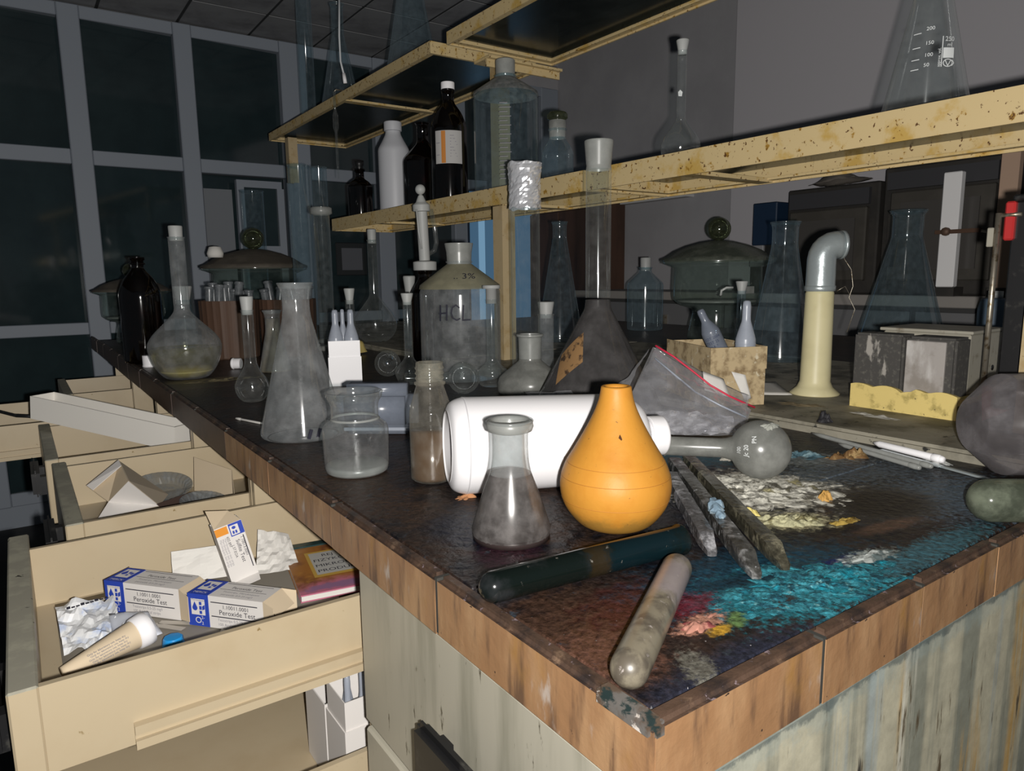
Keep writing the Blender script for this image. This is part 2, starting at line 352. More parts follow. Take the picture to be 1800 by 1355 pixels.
def spline(pts, n=6):
    out = []
    P = [Vector(p) for p in pts]
    for i in range(len(P) - 1):
        p0 = P[max(i - 1, 0)]; p1 = P[i]; p2 = P[i + 1]; p3 = P[min(i + 2, len(P) - 1)]
        for k in range(n):
            t = k / n
            out.append(0.5 * ((2 * p1) + (p2 - p0) * t + (2 * p0 - 5 * p1 + 4 * p2 - p3) * t * t + (3 * p1 - p0 - 3 * p2 + p3) * t * t * t))
    out.append(P[-1])
    return out

def lathe(name, prof, mat, parent=None, loc=None, seg=36, smooth=True, close=False):
    verts = []; faces = []; rings = []
    for r, z in prof:
        if r < 1e-5:
            rings.append([len(verts)]); verts.append((0, 0, z))
        else:
            ring = []
            for k in range(seg):
                a = 2 * PI * k / seg
                ring.append(len(verts)); verts.append((r * math.cos(a), r * math.sin(a), z))
            rings.append(ring)
    for a, b in zip(rings, rings[1:]):
        for k in range(seg):
            k2 = (k + 1) % seg
            if len(a) == 1 and len(b) == 1: continue
            if len(a) == 1: faces.append((a[0], b[k2], b[k]))
            elif len(b) == 1: faces.append((a[k], a[k2], b[0]))
            else: faces.append((a[k], a[k2], b[k2], b[k]))
    return meshobj(name, verts, faces, mat, parent, loc, smooth=smooth)

def add_box(bm, c, s, rot=None):
    r = bmesh.ops.create_cube(bm, size=1.0)
    m = Matrix.Translation(c) @ (Euler(rot).to_matrix().to_4x4() if rot else Matrix.Identity(4)) @ Matrix.Diagonal((s[0], s[1], s[2], 1))
    bmesh.ops.transform(bm, matrix=m, verts=r['verts'])
    return r['verts']

def box(name, lo, hi, mat, parent=None, bevel=0.0, loc=None, rot=None, seg=1):
    bm = bmesh.new()
    add_box(bm, [(a + b) / 2 for a, b in zip(lo, hi)], [abs(b - a) for a, b in zip(lo, hi)])
    if bevel:
        bmesh.ops.bevel(bm, geom=bm.edges[:], offset=bevel, segments=seg, affect='EDGES')
    return bmobj(name, bm, mat, parent, loc, rot)

def boxes(name, lst, mat, parent=None, loc=None, bevel=0.0):
    bm = bmesh.new()
    for lo, hi in lst:
        add_box(bm, [(a + b) / 2 for a, b in zip(lo, hi)], [abs(b - a) for a, b in zip(lo, hi)])
    if bevel: bmesh.ops.bevel(bm, geom=bm.edges[:], offset=bevel, segments=1, affect='EDGES')
    return bmobj(name, bm, mat, parent, loc)

def tube(name, pts, r, mat, parent=None, loc=None, seg=8, smooth=True, rz=None):
    """solid tube along a polyline; r a number or a list"""
    P = [Vector(p) for p in pts]
    R = r if isinstance(r, (list, tuple)) else [r] * len(P)
    verts = []; faces = []
    prev = None
    for i, p in enumerate(P):
        d = (P[min(i + 1, len(P) - 1)] - P[max(i - 1, 0)]).normalized()
        if prev is None:
            a = d.orthogonal().normalized()
        else:
            a = (prev - d * prev.dot(d))
            a = a.normalized() if a.length > 1e-6 else d.orthogonal().normalized()
        prev = a; b = d.cross(a)
        for k in range(seg):
            t = 2 * PI * k / seg
            verts.append(p + (a * math.cos(t) + b * math.sin(t)) * R[i])
    for i in range(len(P) - 1):
        for k in range(seg):
            k2 = (k + 1) % seg
            faces.append((i * seg + k, i * seg + k2, (i + 1) * seg + k2, (i + 1) * seg + k))
    faces.append(tuple(reversed(range(seg)))); faces.append(tuple(range((len(P) - 1) * seg, len(P) * seg)))
    return meshobj(name, verts, faces, mat, parent, loc, smooth=smooth)

def sheet(name, c, mat, n=(14, 14), amp=0.004, freq=40, seed=0, parent=None, thick=0.0006, sag=None, crease=False):
    """crumpled film or paper patch over four corners a, b, c, d"""
    A, B, Cc, D = [Vector(p) for p in c]
    nrm = (B - A).cross(D - A).normalized()
    nu, nv = n; verts = []; faces = []
    for j in range(nv + 1):
        for i in range(nu + 1):
            u = i / nu; v = j / nv
            p = (A * (1 - u) + B * u) * (1 - v) + (D * (1 - u) + Cc * u) * v
            q = p * freq + Vector((seed * 3.1, seed * 1.7, seed))
            h = mnoise.noise(q) + 0.5 * mnoise.noise(q * 2.1)
            if crease: h = abs(h) * 1.6 - 0.4
            e = 1.0
            if sag: e = 0.3 + 0.7 * math.sin(PI * u) * math.sin(PI * v); p = p + nrm * sag * math.sin(PI * u) * math.sin(PI * v)
            verts.append(p + nrm * h * amp * e)
    for j in range(nv):
        for i in range(nu):
            a = j * (nu + 1) + i
            faces.append((a, a + 1, a + nu + 2, a + nu + 1))
    o = meshobj(name, verts, faces, mat, parent, smooth=not crease)
    if thick:
        md = o.modifiers.new('thickness', 'SOLIDIFY'); md.thickness = thick
    return o

def crust(name, loc, rx, ry, deg, h, mat, seed, label=None, cat='residue', n=26, rag=0.45, freq=60, thr=0.0):
    """a lumpy irregular cake of dried matter lying on a surface; thin places sink under it, so the cake breaks up into islands"""
    n = max(40, int(n * 1.6)); nr = max(12, n // 3)
    verts = []; faces = []
    ca, sa = math.cos(math.radians(deg)), math.sin(math.radians(deg))
    def hh(X, Y, t):
        q = Vector((X * freq, Y * freq, seed * 5))
        f = mnoise.noise(q) + 0.6 * mnoise.noise(q * 2.3) + 0.4 * mnoise.noise(q * 5.1) + 0.25 * mnoise.noise(q * 11.0)
        return h * ((0.45 + thr + 0.9 * f) * (1 - t ** 3) - 0.25 * t ** 2)
    verts.append((0, 0, hh(0, 0, 0)))
    for j in range(1, nr + 1):
        t = j / nr
        for k in range(n):
            a = 2 * PI * k / n
            rr = 1 + rag * (mnoise.noise(Vector((math.cos(a) * 2.2 + seed * 7, math.sin(a) * 2.2, seed))) + 0.5 * mnoise.noise(Vector((math.cos(a) * 6, math.sin(a) * 6, seed + 4))))
            x = math.cos(a) * rx * rr * t; y = math.sin(a) * ry * rr * t
            X = x * ca - y * sa; Y = x * sa + y * ca
            verts.append((X, Y, max(hh(X, Y, t), -0.0012)))
    for k in range(n): faces.append((0, 1 + k, 1 + (k + 1) % n))
    for j in range(nr - 1):
        for k in range(n):
            a = 1 + j * n + k; b = 1 + j * n + (k + 1) % n
            faces.append((a, a + n, b + n, b))
    o = meshobj(name, verts, faces, mat, None, loc, smooth=True)
    return tag(o, label, cat)

_txt = {}
def text_mesh(body, size, space=1.0):
    cu = bpy.data.curves.new('t', 'FONT'); cu.body = body; cu.size = size; cu.align_x = 'LEFT'; cu.resolution_u = 3
    cu.space_character = space
    o = bpy.data.objects.new('t', cu); COL.objects.link(o)
    dg = bpy.context.evaluated_depsgraph_get()
    me = bpy.data.meshes.new_from_object(o.evaluated_get(dg))
    vs = [v.co.copy() for v in me.vertices]; fs = [tuple(p.vertices) for p in me.polygons]
    bpy.data.objects.remove(o); bpy.data.curves.remove(cu); bpy.data.meshes.remove(me)
    return vs, fs

class Print:
    """flat print gathered on one plane (x right, y up) then mapped to a face or wrapped on a cylinder"""
    def __init__(s): s.v = []; s.f = []
    def text(s, body, x, y, size, sx=1.0, rot=0.0, space=1.0):
        vs, fs = text_mesh(body, size, space); b = len(s.v); c, q = math.cos(rot), math.sin(rot)
        for v in vs:
            X = v.x * sx; Y = v.y
            s.v.append((x + X * c - Y * q, y + X * q + Y * c))
        s.f += [tuple(b + i for i in f) for f in fs]; return s
    def rect(s, x0, y0, x1, y1, n=1):
        for k in range(n):
            a = x0 + (x1 - x0) * k / n; d = x0 + (x1 - x0) * (k + 1) / n
            b = len(s.v); s.v += [(a, y0), (d, y0), (d, y1), (a, y1)]; s.f.append((b, b + 1, b + 2, b + 3))
        return s
    def poly(s, pts):
        b = len(s.v); s.v += list(pts); s.f.append(tuple(range(b, b + len(pts)))); return s
    def stroke(s, pts, w):
        P = [Vector(p) for p in pts]
        for a, d in zip(P, P[1:]):
            n = (d - a); n = Vector((-n.y, n.x)).normalized() * w / 2
            e = (d - a).normalized() * w * 0.3
            s.poly([tuple(a - n - e), tuple(d - n + e), tuple(d + n + e), tuple(a + n - e)])
        return s
    def plane(s, name, o, X, Y, mat, parent):
        o = Vector(o); X = Vector(X).normalized(); Y = Vector(Y).normalized()
        return meshobj(name, [o + X * a + Y * b for a, b in s.v], s.f, mat, parent)
    def wrap(s, name, rfun, ang, mat, parent, off=0.0004):
        """wrap round the local z axis: x -> angle about ang, y -> height"""
        vs = []
        for a, b in s.v:
            r = (rfun(b) if callable(rfun) else rfun) + off
            t = ang + a / r
            vs.append((r * math.cos(t), r * math.sin(t), b))
        return meshobj(name, vs, s.f, mat, parent)

def facing(x, y): return math.atan2(-y, -x)     # the side of an upright thing that looks back to where the photographer stood

# ------------------------------------------------------------------ the setting
def struct(o): o['kind'] = 'structure'; return o
XW, YP, ZC = 3.05, 3.80, 2.29
struct(box('floor', (-2.2, -0.6, -0.05), (3.2, 4.6, 0.0), FLOORM))
ceil = struct(box('ceiling', (-2.2, -0.6, ZC + 0.012), (2.36, 4.6, ZC + 0.06), CEILG))
box('raised_part', (2.362, -0.6, 2.66), (3.2, 4.6, 2.70), CEILT, ceil)
box('ceiling_fascia', (2.362, -0.6, ZC + 0.005), (2.38, 4.6, 2.659), WALLM, ceil)
tile_me = None
for i in range(9):
    for j in range(6):
        x0 = 0.757 - 0.33 * 4 + 0.33 * i; y0 = 3.47 - 0.33 * 4 + 0.33 * j
        if tile_me is None:
            t = box('ceiling_tile', (0.007, 0.007, 0.0085), (0.323, 0.323, 0.0118), CEILT, ceil); tile_me = t.data
        else:
            t = bpy.data.objects.new('ceiling_tile', tile_me); COL.objects.link(t); t.parent = ceil
        t.location = (x0, y0, ZC + random.uniform(-0.0012, 0.0))

wall = struct(box('wall_right', (XW, -0.6, 0), (XW + 0.12, YP + 0.9, 2.655), WALLM))
pil = box('pillar', (XW - 0.10, -0.6, 0), (XW - 0.002, 2.30, 2.655), WALLP, wall)
struct(box('wall_left', (-2.2, YP + 0.8, 0), (3.05, YP + 0.9, 2.32), M('dark_back_room', (0.05, 0.055, 0.06), 0.9)))

# glazed partition across the far end: every mullion, rail and pane a piece
part_wall = struct(box('wall_far', (-2.2, YP - 0.02, 0), (XW, YP + 0.03, 0.10), ALU))
MUL = [(-1.12, -1.03), (-0.65, -0.56), (-0.19, -0.10), (0.27, 0.355), (0.73, 0.81), (1.225, 1.36), (1.735, 1.835), (2.235, 2.325), (2.90, 3.04)]
box('header', (2.383, YP - 0.02, 2.29), (XW - 0.001, YP + 0.03, 2.655), WALLM, part_wall)
for a, b in MUL:
    box('mullion', (a, YP - 0.035, 0.10), (b, YP + 0.035, ZC), ALU, part_wall, bevel=0.004)
for (z0, z1) in ((2.235, 2.29), (1.615, 1.68), (0.855, 0.91), (0.10, 0.16)):
    for (a, b), (c, d) in zip(MUL, MUL[1:]):
        if b > 2.3: continue
        box('rail', (b, YP - 0.028, z0), (c, YP + 0.028, z1), ALU, part_wall, bevel=0.003)
for k, ((a, b), (c, d)) in enumerate(zip(MUL, MUL[1:])):
    if b > 2.3: continue
    for (z0, z1) in ((0.16, 0.855), (0.91, 1.615), (1.68, 2.235)):
        if k == 4 and z0 == 0.91:
            continue
        w2 = (c - b) / 2
        p = box('window_pane', (-w2, -0.003, z0), (w2, 0.003, z1), G_PANE, part_wall, loc=(b + w2, YP, 0), rot=(0, 0, 0.085))
# the open casement of the third bay, white board leaning beyond it
box('board', (0.82, YP + 0.01, 0.91), (0.955, YP + 0.022, 1.545), M('pale_board', (0.20, 0.215, 0.235), 0.8), part_wall)
cas = struct(box('window_1', (0.965, YP - 0.05, 0.92), (1.00, YP - 0.015, 1.59), ALU)); cas['label'] = 'narrow grey casement standing ajar in the glazed partition'
boxes('window_frame', [((1.0, YP - 0.05, 1.555), (1.19, YP - 0.015, 1.59)), ((1.165, YP - 0.05, 0.92), (1.20, YP - 0.015, 1.555)), ((1.0, YP - 0.05, 1.23), (1.165, YP - 0.015, 1.265)), ((1.0, YP - 0.05, 0.92), (1.165, YP - 0.015, 0.955))], ALU, cas)
box('window_pane', (1.0, YP - 0.036, 1.265), (1.165, YP - 0.03, 1.555), G_PANE, cas)
box('window_pane', (1.0, YP - 0.036, 0.955), (1.165, YP - 0.03, 1.23), G_PANE, cas)
box('dark_recess', (0.81, YP + 0.04, 0.91), (1.225, YP + 0.05, 1.615), G_PANE, part_wall)
# the blue lit doorway at the end of the partition
door = struct(box('door_1', (2.325, YP - 0.028, 1.615), (2.90, YP + 0.028, 1.68), ALU)); door['label'] = 'doorway lit blue from the room beyond'
box('lit_pane', (2.34, YP + 0.005, 0.16), (2.90, YP + 0.012, 1.614), emis('blue_lit_glass', (0.10, 0.21, 0.34), 0.5), door)
box('bright_gap', (2.425, YP - 0.004, 0.16), (2.468, YP + 0.004, 1.614), emis('bright_blue_gap', (0.30, 0.55, 0.80), 0.5), door)
box('top_rail', (2.325, YP - 0.028, 2.235), (2.90, YP + 0.028, 2.29), ALU, door)
box('window_pane', (2.326, YP - 0.003, 1.681), (2.899, YP + 0.003, 2.234), G_PANE, door)
box('door_stile', (2.327, YP - 0.015, 0.16), (2.35, YP + 0.004, 1.614), M('dark_blue_stile', (0.02, 0.035, 0.06), 0.6), door)

# ------------------------------------------------------------------ wall counter and the equipment on it
ct = thing('wall_counter', 'long pale worktop with grey cupboards below along the grey wall', 'counter', (2.6, 1.2, 0))
box('worktop', (-0.02, -1.2, 0.972), (0.34, 1.86, 1.012), M('pale_worktop_edge', (0.30, 0.28, 0.26), 0.6), ct, bevel=0.003)
box('carcass', (0.02, -1.2, 0.08), (0.34, 1.86, 0.972), M('counter_carcass', (0.05, 0.05, 0.05), 0.8), ct)
for k in range(7):
    y0 = -1.19 + 0.41 * k
    d = box('door', (0.0, y0, 0.10), (0.02, y0 + 0.39, 0.955), M('grey_cupboard_door', (0.16, 0.16, 0.165), 0.6) if k == 0 else bpy.data.materials['grey_cupboard_door'], ct, bevel=0.002)
    box('handle', (-0.018, y0 + 0.32, 0.80), (0.0, y0 + 0.335, 0.90), STEEL, d)

def oven(name, label, y0, y1, h, depth, mat, inset):
    o = thing(name, label, 'oven', (2.62, (y0 + y1) / 2, 1.0125)); w = (y1 - y0) / 2
    box('body', (0.03, -w, 0), (depth, w, h), mat, o, bevel=0.006)
    d = box('door', (0.0, -w + 0.03, 0.05), (0.028, w - inset, h - 0.09), DRK_BROWN, o, bevel=0.005)
    box('viewing_pane', (-0.006, -w + 0.07, 0.09), (0.0, w - inset - 0.04, h - 0.13), M('dim_oven_glass', (0.075, 0.07, 0.065), 0.3) , d)
    box('handle', (-0.03, w - inset - 0.03, 0.1), (-0.006, w - inset - 0.012, h - 0.16), DRK, d)
    box('control_strip', (0.012, -w + 0.03, h - 0.08), (0.0295, w - 0.02, h - 0.02), M('oven_strip', (0.05, 0.05, 0.055), 0.5), o)
    return o
oven('drying_oven', 'dark drying oven with a brownish glazed door, left of the white upright', 1.40, 1.78, 0.415, 0.315, DRK, 0.03)
oven('drying_oven', 'wide black oven directly behind the white upright', 0.98, 1.385, 0.455, 0.315, DRK, 0.04)
oven('drying_oven', 'dark oven at the frame edge behind the red-capped column', 0.42, 0.93, 0.40, 0.315, DRK_BROWN, 0.05)
nb = thing('instrument_case', 'navy blue instrument case standing left of the dark ovens', 'case', (2.62, 1.87, 1.0125))
box('body', (0.0, -0.06, 0.2), (0.20, 0.055, 0.375), NAVY, nb, bevel=0.004)
box('socket_plate', (-0.012, -0.01, 0.11), (0.02, 0.055, 0.2), M('white_socket', (0.30, 0.30, 0.31), 0.5), nb, bevel=0.003)
lathe('socket', [(0, 0.012), (0.014, 0.012), (0.018, 0.004), (0.018, 0)], BLACK_P, nb, (-0.012, 0.02, 0.15)).rotation_euler = (0, -PI / 2, 0)
box('base', (0.0, -0.06, 0), (0.20, 0.055, 0.2), DRK, nb)
hm = thing('paper_heap', 'dusty crumpled heap on top of the left drying oven', 'paper', (2.75, 1.62, 1.4285))
sheet('crumple', [(-0.07, -0.10, 0.03), (0.07, -0.10, 0.03), (0.07, 0.09, 0.015), (-0.07, 0.09, 0.02)], M('dusty_paper', (0.17, 0.15, 0.13), 0.9), (12, 12), 0.02, 22, 3, hm, 0.001, sag=0.04)
up = thing('white_upright', 'white painted upright strip with a rusty clamp across it', 'stand', (2.56, 1.115, 1.0125))
box('strip', (0, -0.028, 0.03), (0.03, 0.028, 0.405), M('bright_white_paint', (0.93, 0.92, 0.92), 0.5), up, bevel=0.003)
cl = box('clamp', (-0.016, -0.10, 0.205), (0.0, 0.035, 0.218), M('rusty_clamp', (0.13, 0.075, 0.05), 0.6, 0.5), up)
lathe('screw', [(0, 0.016), (0.012, 0.016), (0.014, 0.01), (0.014, 0)], M('rusty_screw', (0.16, 0.10, 0.07), 0.6, 0.4), cl, (-0.012, 0.0, 0.212), seg=10).rotation_euler = (0, -PI / 2, 0)
tube('arm', [(-0.01, -0.09, 0.212), (-0.01, -0.12, 0.205), (-0.02, -0.17, 0.16)], 0.004, STEEL, cl)
box('foot', (-0.02, -0.04, 0), (0.05, 0.04, 0.03), DRK, up)
pk = thing('pink_upright', 'pale pink wooden upright above the red-capped column', 'post', (2.50, 0.93, 1.0125))
box('post', (0, -0.025, 0), (0.03, 0.025, 0.52), M('pinkish_wood', (0.48, 0.33, 0.24), 0.7), pk, bevel=0.002)
box('wedge', (-0.01, -0.03, 0), (0.04, 0.03, 0.03), DRK, pk)
bc = thing('tall_cupboard', 'tall dark red-brown wooden cupboard seen behind the foil-topped cylinder', 'cupboard', (2.78, 3.42, 0))
box('body', (0.02, -0.30, 0), (0.25, 0.33, 1.52), WOODB, bc, bevel=0.004)
d = box('door', (0.0, -0.29, 0.1), (0.02, 0.02, 1.48), WOODB, bc, bevel=0.003); box('handle', (-0.02, -0.02, 1.2), (0.0, 0.0, 1.32), DRK, d)
d = box('door', (0.0, 0.03, 0.1), (0.02, 0.32, 1.48), WOODB, bc, bevel=0.003); box('handle', (-0.02, 0.05, 1.2), (0.0, 0.07, 1.32), DRK, d)
ls = struct(box('trim_1', (2.985, 2.62, 1.505), (3.05, 3.72, 1.52), M('white_rail', (0.62, 0.62, 0.62), 0.6))); ls['label'] = 'white rail along the grey wall'
far_box = thing('wall_frame', 'small dark-framed grey panel on the far partition', 'frame', (1.56, YP - 0.03, 1.20))
box('border', (-0.09, -0.012, -0.09), (0.09, 0.0, 0.09), M('dark_frame', (0.015, 0.018, 0.02), 0.6), far_box, bevel=0.004)
box('panel', (-0.06, -0.0135, -0.06), (0.06, -0.012, 0.06), M('dim_panel', (0.10, 0.105, 0.12), 0.7), far_box)

# ------------------------------------------------------------------ bench worktop with tiled edges
BX0, BX1, BY0, BY1, ZB, ZS = 0.212, 2.12, 0.197, 2.74, 0.900, 0.912
wt = thing('bench_top', 'stained black lab bench top edged with brown ceramic tiles', 'bench', (0, 0, 0))
cuts = [BY0 + 0.012, 0.367, 1.385, BY1]
for a, b, m in ((cuts[0], cuts[1], BENCH), (cuts[1], cuts[2], BENCH), (cuts[2], cuts[3], BENCH_FAR)):
    box('slab', (BX0 + 0.012, a + 0.0006, ZB - 0.03), (0.80, b - 0.0006, ZB), m, wt, bevel=0.0012)
box('ledge', (0.80, BY0 + 0.012, ZB - 0.03), (1.42, 1.40, ZS), SPINE, wt, bevel=0.004, seg=2)
box('ledge', (0.80, 1.402, ZB - 0.03), (1.42, BY1, ZS), SPINE, wt, bevel=0.004, seg=2)
box('slab', (1.421, BY0 + 0.012, ZB - 0.03), (BX1 - 0.012, 1.385, ZB), BENCH_FAR, wt, bevel=0.001)
box('slab', (1.421, 1.387, ZB - 0.03), (BX1 - 0.012, BY1, ZB), BENCH_FAR, wt, bevel=0.001)
box('core', (BX0 + 0.0125, BY0 + 0.0125, ZB - 0.038), (BX1 - 0.0125, BY1, ZB - 0.0302), GROUT, wt)

def tile_mesh(L, mats):
    bm = bmesh.new()
    add_box(bm, (L / 2, 0.006, -0.019), (L - 0.0016, 0.012, 0.042))
    top = [e for e in bm.edges if all(v.co.z > 0 for v in e.verts)]
    bmesh.ops.bevel(bm, geom=top, offset=0.0035, segments=3, affect='EDGES')
    bm.normal_update()
    for f in bm.faces:
        f.material_index = 1 if f.calc_center_median().z > -0.0022 else 0
    me = bpy.data.meshes.new('tile'); bm.to_mesh(me); bm.free()
    for k in mats: me.materials.append(k)
    return me
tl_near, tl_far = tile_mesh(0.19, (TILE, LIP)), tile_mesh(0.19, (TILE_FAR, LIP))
yj = [0.197, 0.395, 0.587, 0.777] + [0.777 + 0.1955 * k for k in range(1, 12)]
for k, (a, b) in enumerate(zip(yj, yj[1:])):
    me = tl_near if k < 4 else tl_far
    t = bpy.data.objects.new('edge_tile', me)
    link(t, wt, (BX0 + random.uniform(-0.0006, 0.0006), b, ZB + random.uniform(-0.0004, 0.0006)), (0, 0, -PI / 2))
    t.scale = ((b - a) / 0.19, 1, 1)
te = tile_mesh(0.113, (TILE, LIP))
xj = [0.2135, 0.347, 0.459, 0.572] + [0.572 + 0.113 * k for k in range(1, 14)]
for a, b in zip(xj, xj[1:]):
    t = bpy.data.objects.new('edge_tile', te)
    link(t, wt, (a, BY0 + random.uniform(-0.0006, 0.0006), ZB + random.uniform(-0.0004, 0.0006)))
    t.scale = ((b - a) / 0.113, 1, 1)
for y in yj[1:-1]:
    box('joint', (BX0 + 0.0004, y - 0.0016, ZB - 0.039), (BX0 + 0.011, y + 0.0016, ZB + 0.0004), GROUT, wt)
for x in xj[1:-1]:
    box('joint', (x - 0.0016, BY0 + 0.0004, ZB - 0.039), (x + 0.0016, BY0 + 0.011, ZB + 0.0004), GROUT, wt)
box('corner_crust', (0.2108, 0.1962, ZB - 0.007), (0.2215, 0.236, ZB + 0.0034), M('pale_corner_crust', (0.14, 0.13, 0.12), 0.5, layers=[('n', (0.10, 0.07, 0.05), 50, 0.45, 0.6), ('n', (0.6, 0.55, 0.5), 70, 0.62, 0.68), ('n', (0.02, 0.035, 0.035), 90, 0.5, 0.6)]), wt, bevel=0.003, seg=2)

# ------------------------------------------------------------------ base cabinets and drawers
FX = 0.223
def carcass(o, w, first=False):
    """o sits at (FX, y0, 0); cabinet runs +x 0.55 and +y w"""
    lst = [((0.004, 0, 0.06), (0.55, 0.012, 0.8585)), ((0.004, w - 0.012, 0.06), (0.55, w, 0.8585)), ((0.535, 0.012, 0.06), (0.55, w - 0.012, 0.8585)),
           ((0.004, 0.012, 0.845), (0.55, w - 0.012, 0.8585)), ((0.004, 0.012, 0.06), (0.55, w - 0.012, 0.075))]
    boxes('body', lst, CREAM, o)
    box('plinth', (0.03, 0, 0), (0.55, w, 0.06), DRK, o)

def handle(parent, x, y0, y1, z):
    bm = bmesh.new()
    add_box(bm, (x - 0.014, (y0 + y1) / 2, z), (0.012, y1 - y0, 0.044))
    bmesh.ops.bevel(bm, geom=bm.edges[:], offset=0.005, segments=2, affect='EDGES')
    add_box(bm, (x - 0.005, y0 + 0.018, z - 0.006), (0.014, 0.014, 0.03)); add_box(bm, (x - 0.005, y1 - 0.018, z - 0.006), (0.014, 0.014, 0.03))
    return bmobj('handle', bm, BLACK_P, parent)

def drawer(parent, out, y0, y1, z0, z1, fy0, fy1, fz0, fz1, hy, runner=True, depth=0.40):
    """drawer pulled out by `out`; local x 0 is the cabinet face. the tray is one sheet-metal piece, its parts hang on it"""
    t = 0.0035
    lst = [((-out, y0, z0), (depth - out, y0 + t, z1)), ((-out, y1 - t, z0), (depth - out, y1, z1)),
           ((depth - out - t, y0 + t, z0), (depth - out, y1 - t, z1)), ((-out, y0 + t, z0), (depth - out - t, y1 - t, z0 + t))]
    tr = boxes('drawer', lst, CREAM, parent)
    bm = bmesh.new()
    vs = add_box(bm, (-out - 0.0095, (fy0 + fy1) / 2, (fz0 + fz1) / 2), (0.019, fy1 - fy0, fz1 - fz0))
    bmesh.ops.bevel(bm, geom=bm.edges[:], offset=0.0015, segments=1, affect='EDGES')
    bm.normal_update()
    for f in bm.faces: f.material_index = 1 if f.normal.z > 0.5 else 0
    bmobj('front_panel', bm, [CREAM, PANEL_TOP], tr)
    if hy: handle(tr, -out - 0.019, hy[0], hy[1], (fz0 + fz1) / 2 + 0.008)
    if runner:
        for yy, s in ((y0, -1), (y1, 1)):
            ya, yb = (yy - 0.007, yy) if s < 0 else (yy, yy + 0.007)
            boxes('runner', [((-out + 0.055, ya, z0 - 0.001), (depth - out, yb, z0 + 0.006)), ((-out + 0.055, ya, z0 + 0.011), (depth - out, yb, z0 + 0.018)),
                             ((-out + 0.055, ya + (0.004 if s < 0 else 0), z0 + 0.006), (depth - out, yb - (0.004 if s > 0 else 0), z0 + 0.011))], CREAM, tr)
        if True:
            box('top_roll', (-out, y0 - 0.0008, z1), (depth - out, y0 + t + 0.0014, z1 + 0.0025), CREAM, tr)
            box('top_roll', (-out, y1 - t - 0.0014, z1), (depth - out, y1 + 0.0008, z1 + 0.0025), CREAM, tr)
    return tr

c0 = thing('base_cabinet', 'stained cream cabinet at the near bench corner, drawers closed', 'cabinet', (FX, 0.205, 0))
carcass(c0, 0.335)
box('end_panel', (0.0, -0.006, 0.03), (1.88, -0.0005, 0.8585), DRIP, c0, bevel=0.001)
for z0, z1 in ((0.715, 0.856), (0.565, 0.708), (0.415, 0.558), (0.07, 0.408)):
    f = box('drawer', (-0.003, 0.006, z0), (0.016, 0.336, z1), CREAM_DIRTY, c0, bevel=0.002)
    f.location.x = -0.003
    handle(f, -0.003, 0.075, 0.205, z1 - 0.084)
box('top_rail', (-0.004, 0.0, 0.8565), (0.02, 0.335, 0.8592), CREAM, c0)

PITCH = 0.372
cab_lab = ['cream base cabinet with its top two drawers pulled out, holding test boxes', 'second cream cabinet along the bench, its drawer holding an opened white carton',
           'third cream cabinet along the bench, its drawer under the long white tray', 'fourth cream cabinet along the bench, drawer pulled out farthest', 'last cream cabinet at the far end of the bench']
outs = [0.236, 0.182, 0.19, 0.52, 0.125]
for k in range(5):
    y0 = 0.545 + PITCH * k
    c = thing('base_cabinet', cab_lab[k], 'cabinet', (FX, y0, 0))
    carcass(c, PITCH - 0.004)
    drawer(c, outs[k], 0.018, 0.332, 0.752, 0.8175, 0.018, 0.385 if k == 0 else 0.362, 0.715, 0.8205, (0.05, 0.16))
    if k == 0:
        drawer(c, 0.236, 0.018, 0.332, 0.575, 0.665, 0.018, 0.362, 0.55, 0.668, (0.05, 0.16))
    else:
        f = box('drawer', (-0.018, 0.012, 0.565), (0.0, 0.362, 0.700), CREAM, c, bevel=0.002); handle(f, -0.018, 0.05, 0.16, 0.64)
    f = box('drawer', (-0.018, 0.012, 0.415), (0.0, 0.362, 0.545), CREAM, c, bevel=0.002); handle(f, -0.018, 0.05, 0.16, 0.48)
    f = box('drawer', (-0.018, 0.012, 0.08), (0.0, 0.362, 0.405), CREAM, c, bevel=0.002); handle(f, -0.018, 0.05, 0.16, 0.30)

# ------------------------------------------------------------------ reagent rack over the bench
rk = thing('reagent_rack', 'rusty cream steel reagent rack with glass shelves over the bench', 'shelf rack', (0, 0, 0))
def shelf(x0, x1, y0, y1, zt, zb, cross):
    t = 0.004
    lst = [((x0, y0, zb), (x0 + t, y1, zt)), ((x1 - t, y0, zb), (x1, y1, zt)), ((x0 + t, y0, zb), (x1 - t, y0 + t, zt)), ((x0 + t, y1 - t, zb), (x1 - t, y1, zt)),
           ((x0 + t, y0 + t, zb + 0.004), (x0 + 0.020, y1 - t, zb + 0.008)), ((x1 - 0.020, y0 + t, zb + 0.004), (x1 - t, y1 - t, zb + 0.008)),
           ((x0 + 0.02, y0 + t, zb + 0.004), (x1 - 0.02, y0 + 0.02, zb + 0.008)), ((x0 + 0.02, y1 - 0.02, zb + 0.004), (x1 - 0.02, y1 - t, zb + 0.008))]
    s = boxes('shelf_frame', lst, RACK, rk)
    for y in cross:
        box('crossbar', (x0 + t, y - 0.014, zb + 0.001), (x1 - t, y + 0.014, zb + 0.0075), RACK, s)
    box('shelf_glass', (x0 + t + 0.001, y0 + t + 0.001, zt - 0.011), (x1 - t - 0.001, y1 - t - 0.001, zt - 0.004), G_SHELF, s)
shelf(0.870, 1.085, 1.004, 2.250, 1.287, 1.250, (1.31, 1.9))
shelf(0.870, 1.085, -0.20, 0.998, 1.287, 1.250, (0.77, 0.24))
shelf(0.870, 1.185, 1.562, 2.860, 1.654, 1.626, (2.12,))
shelf(0.870, 1.178, 0.20, 1.484, 1.652, 1.624, (0.85,))
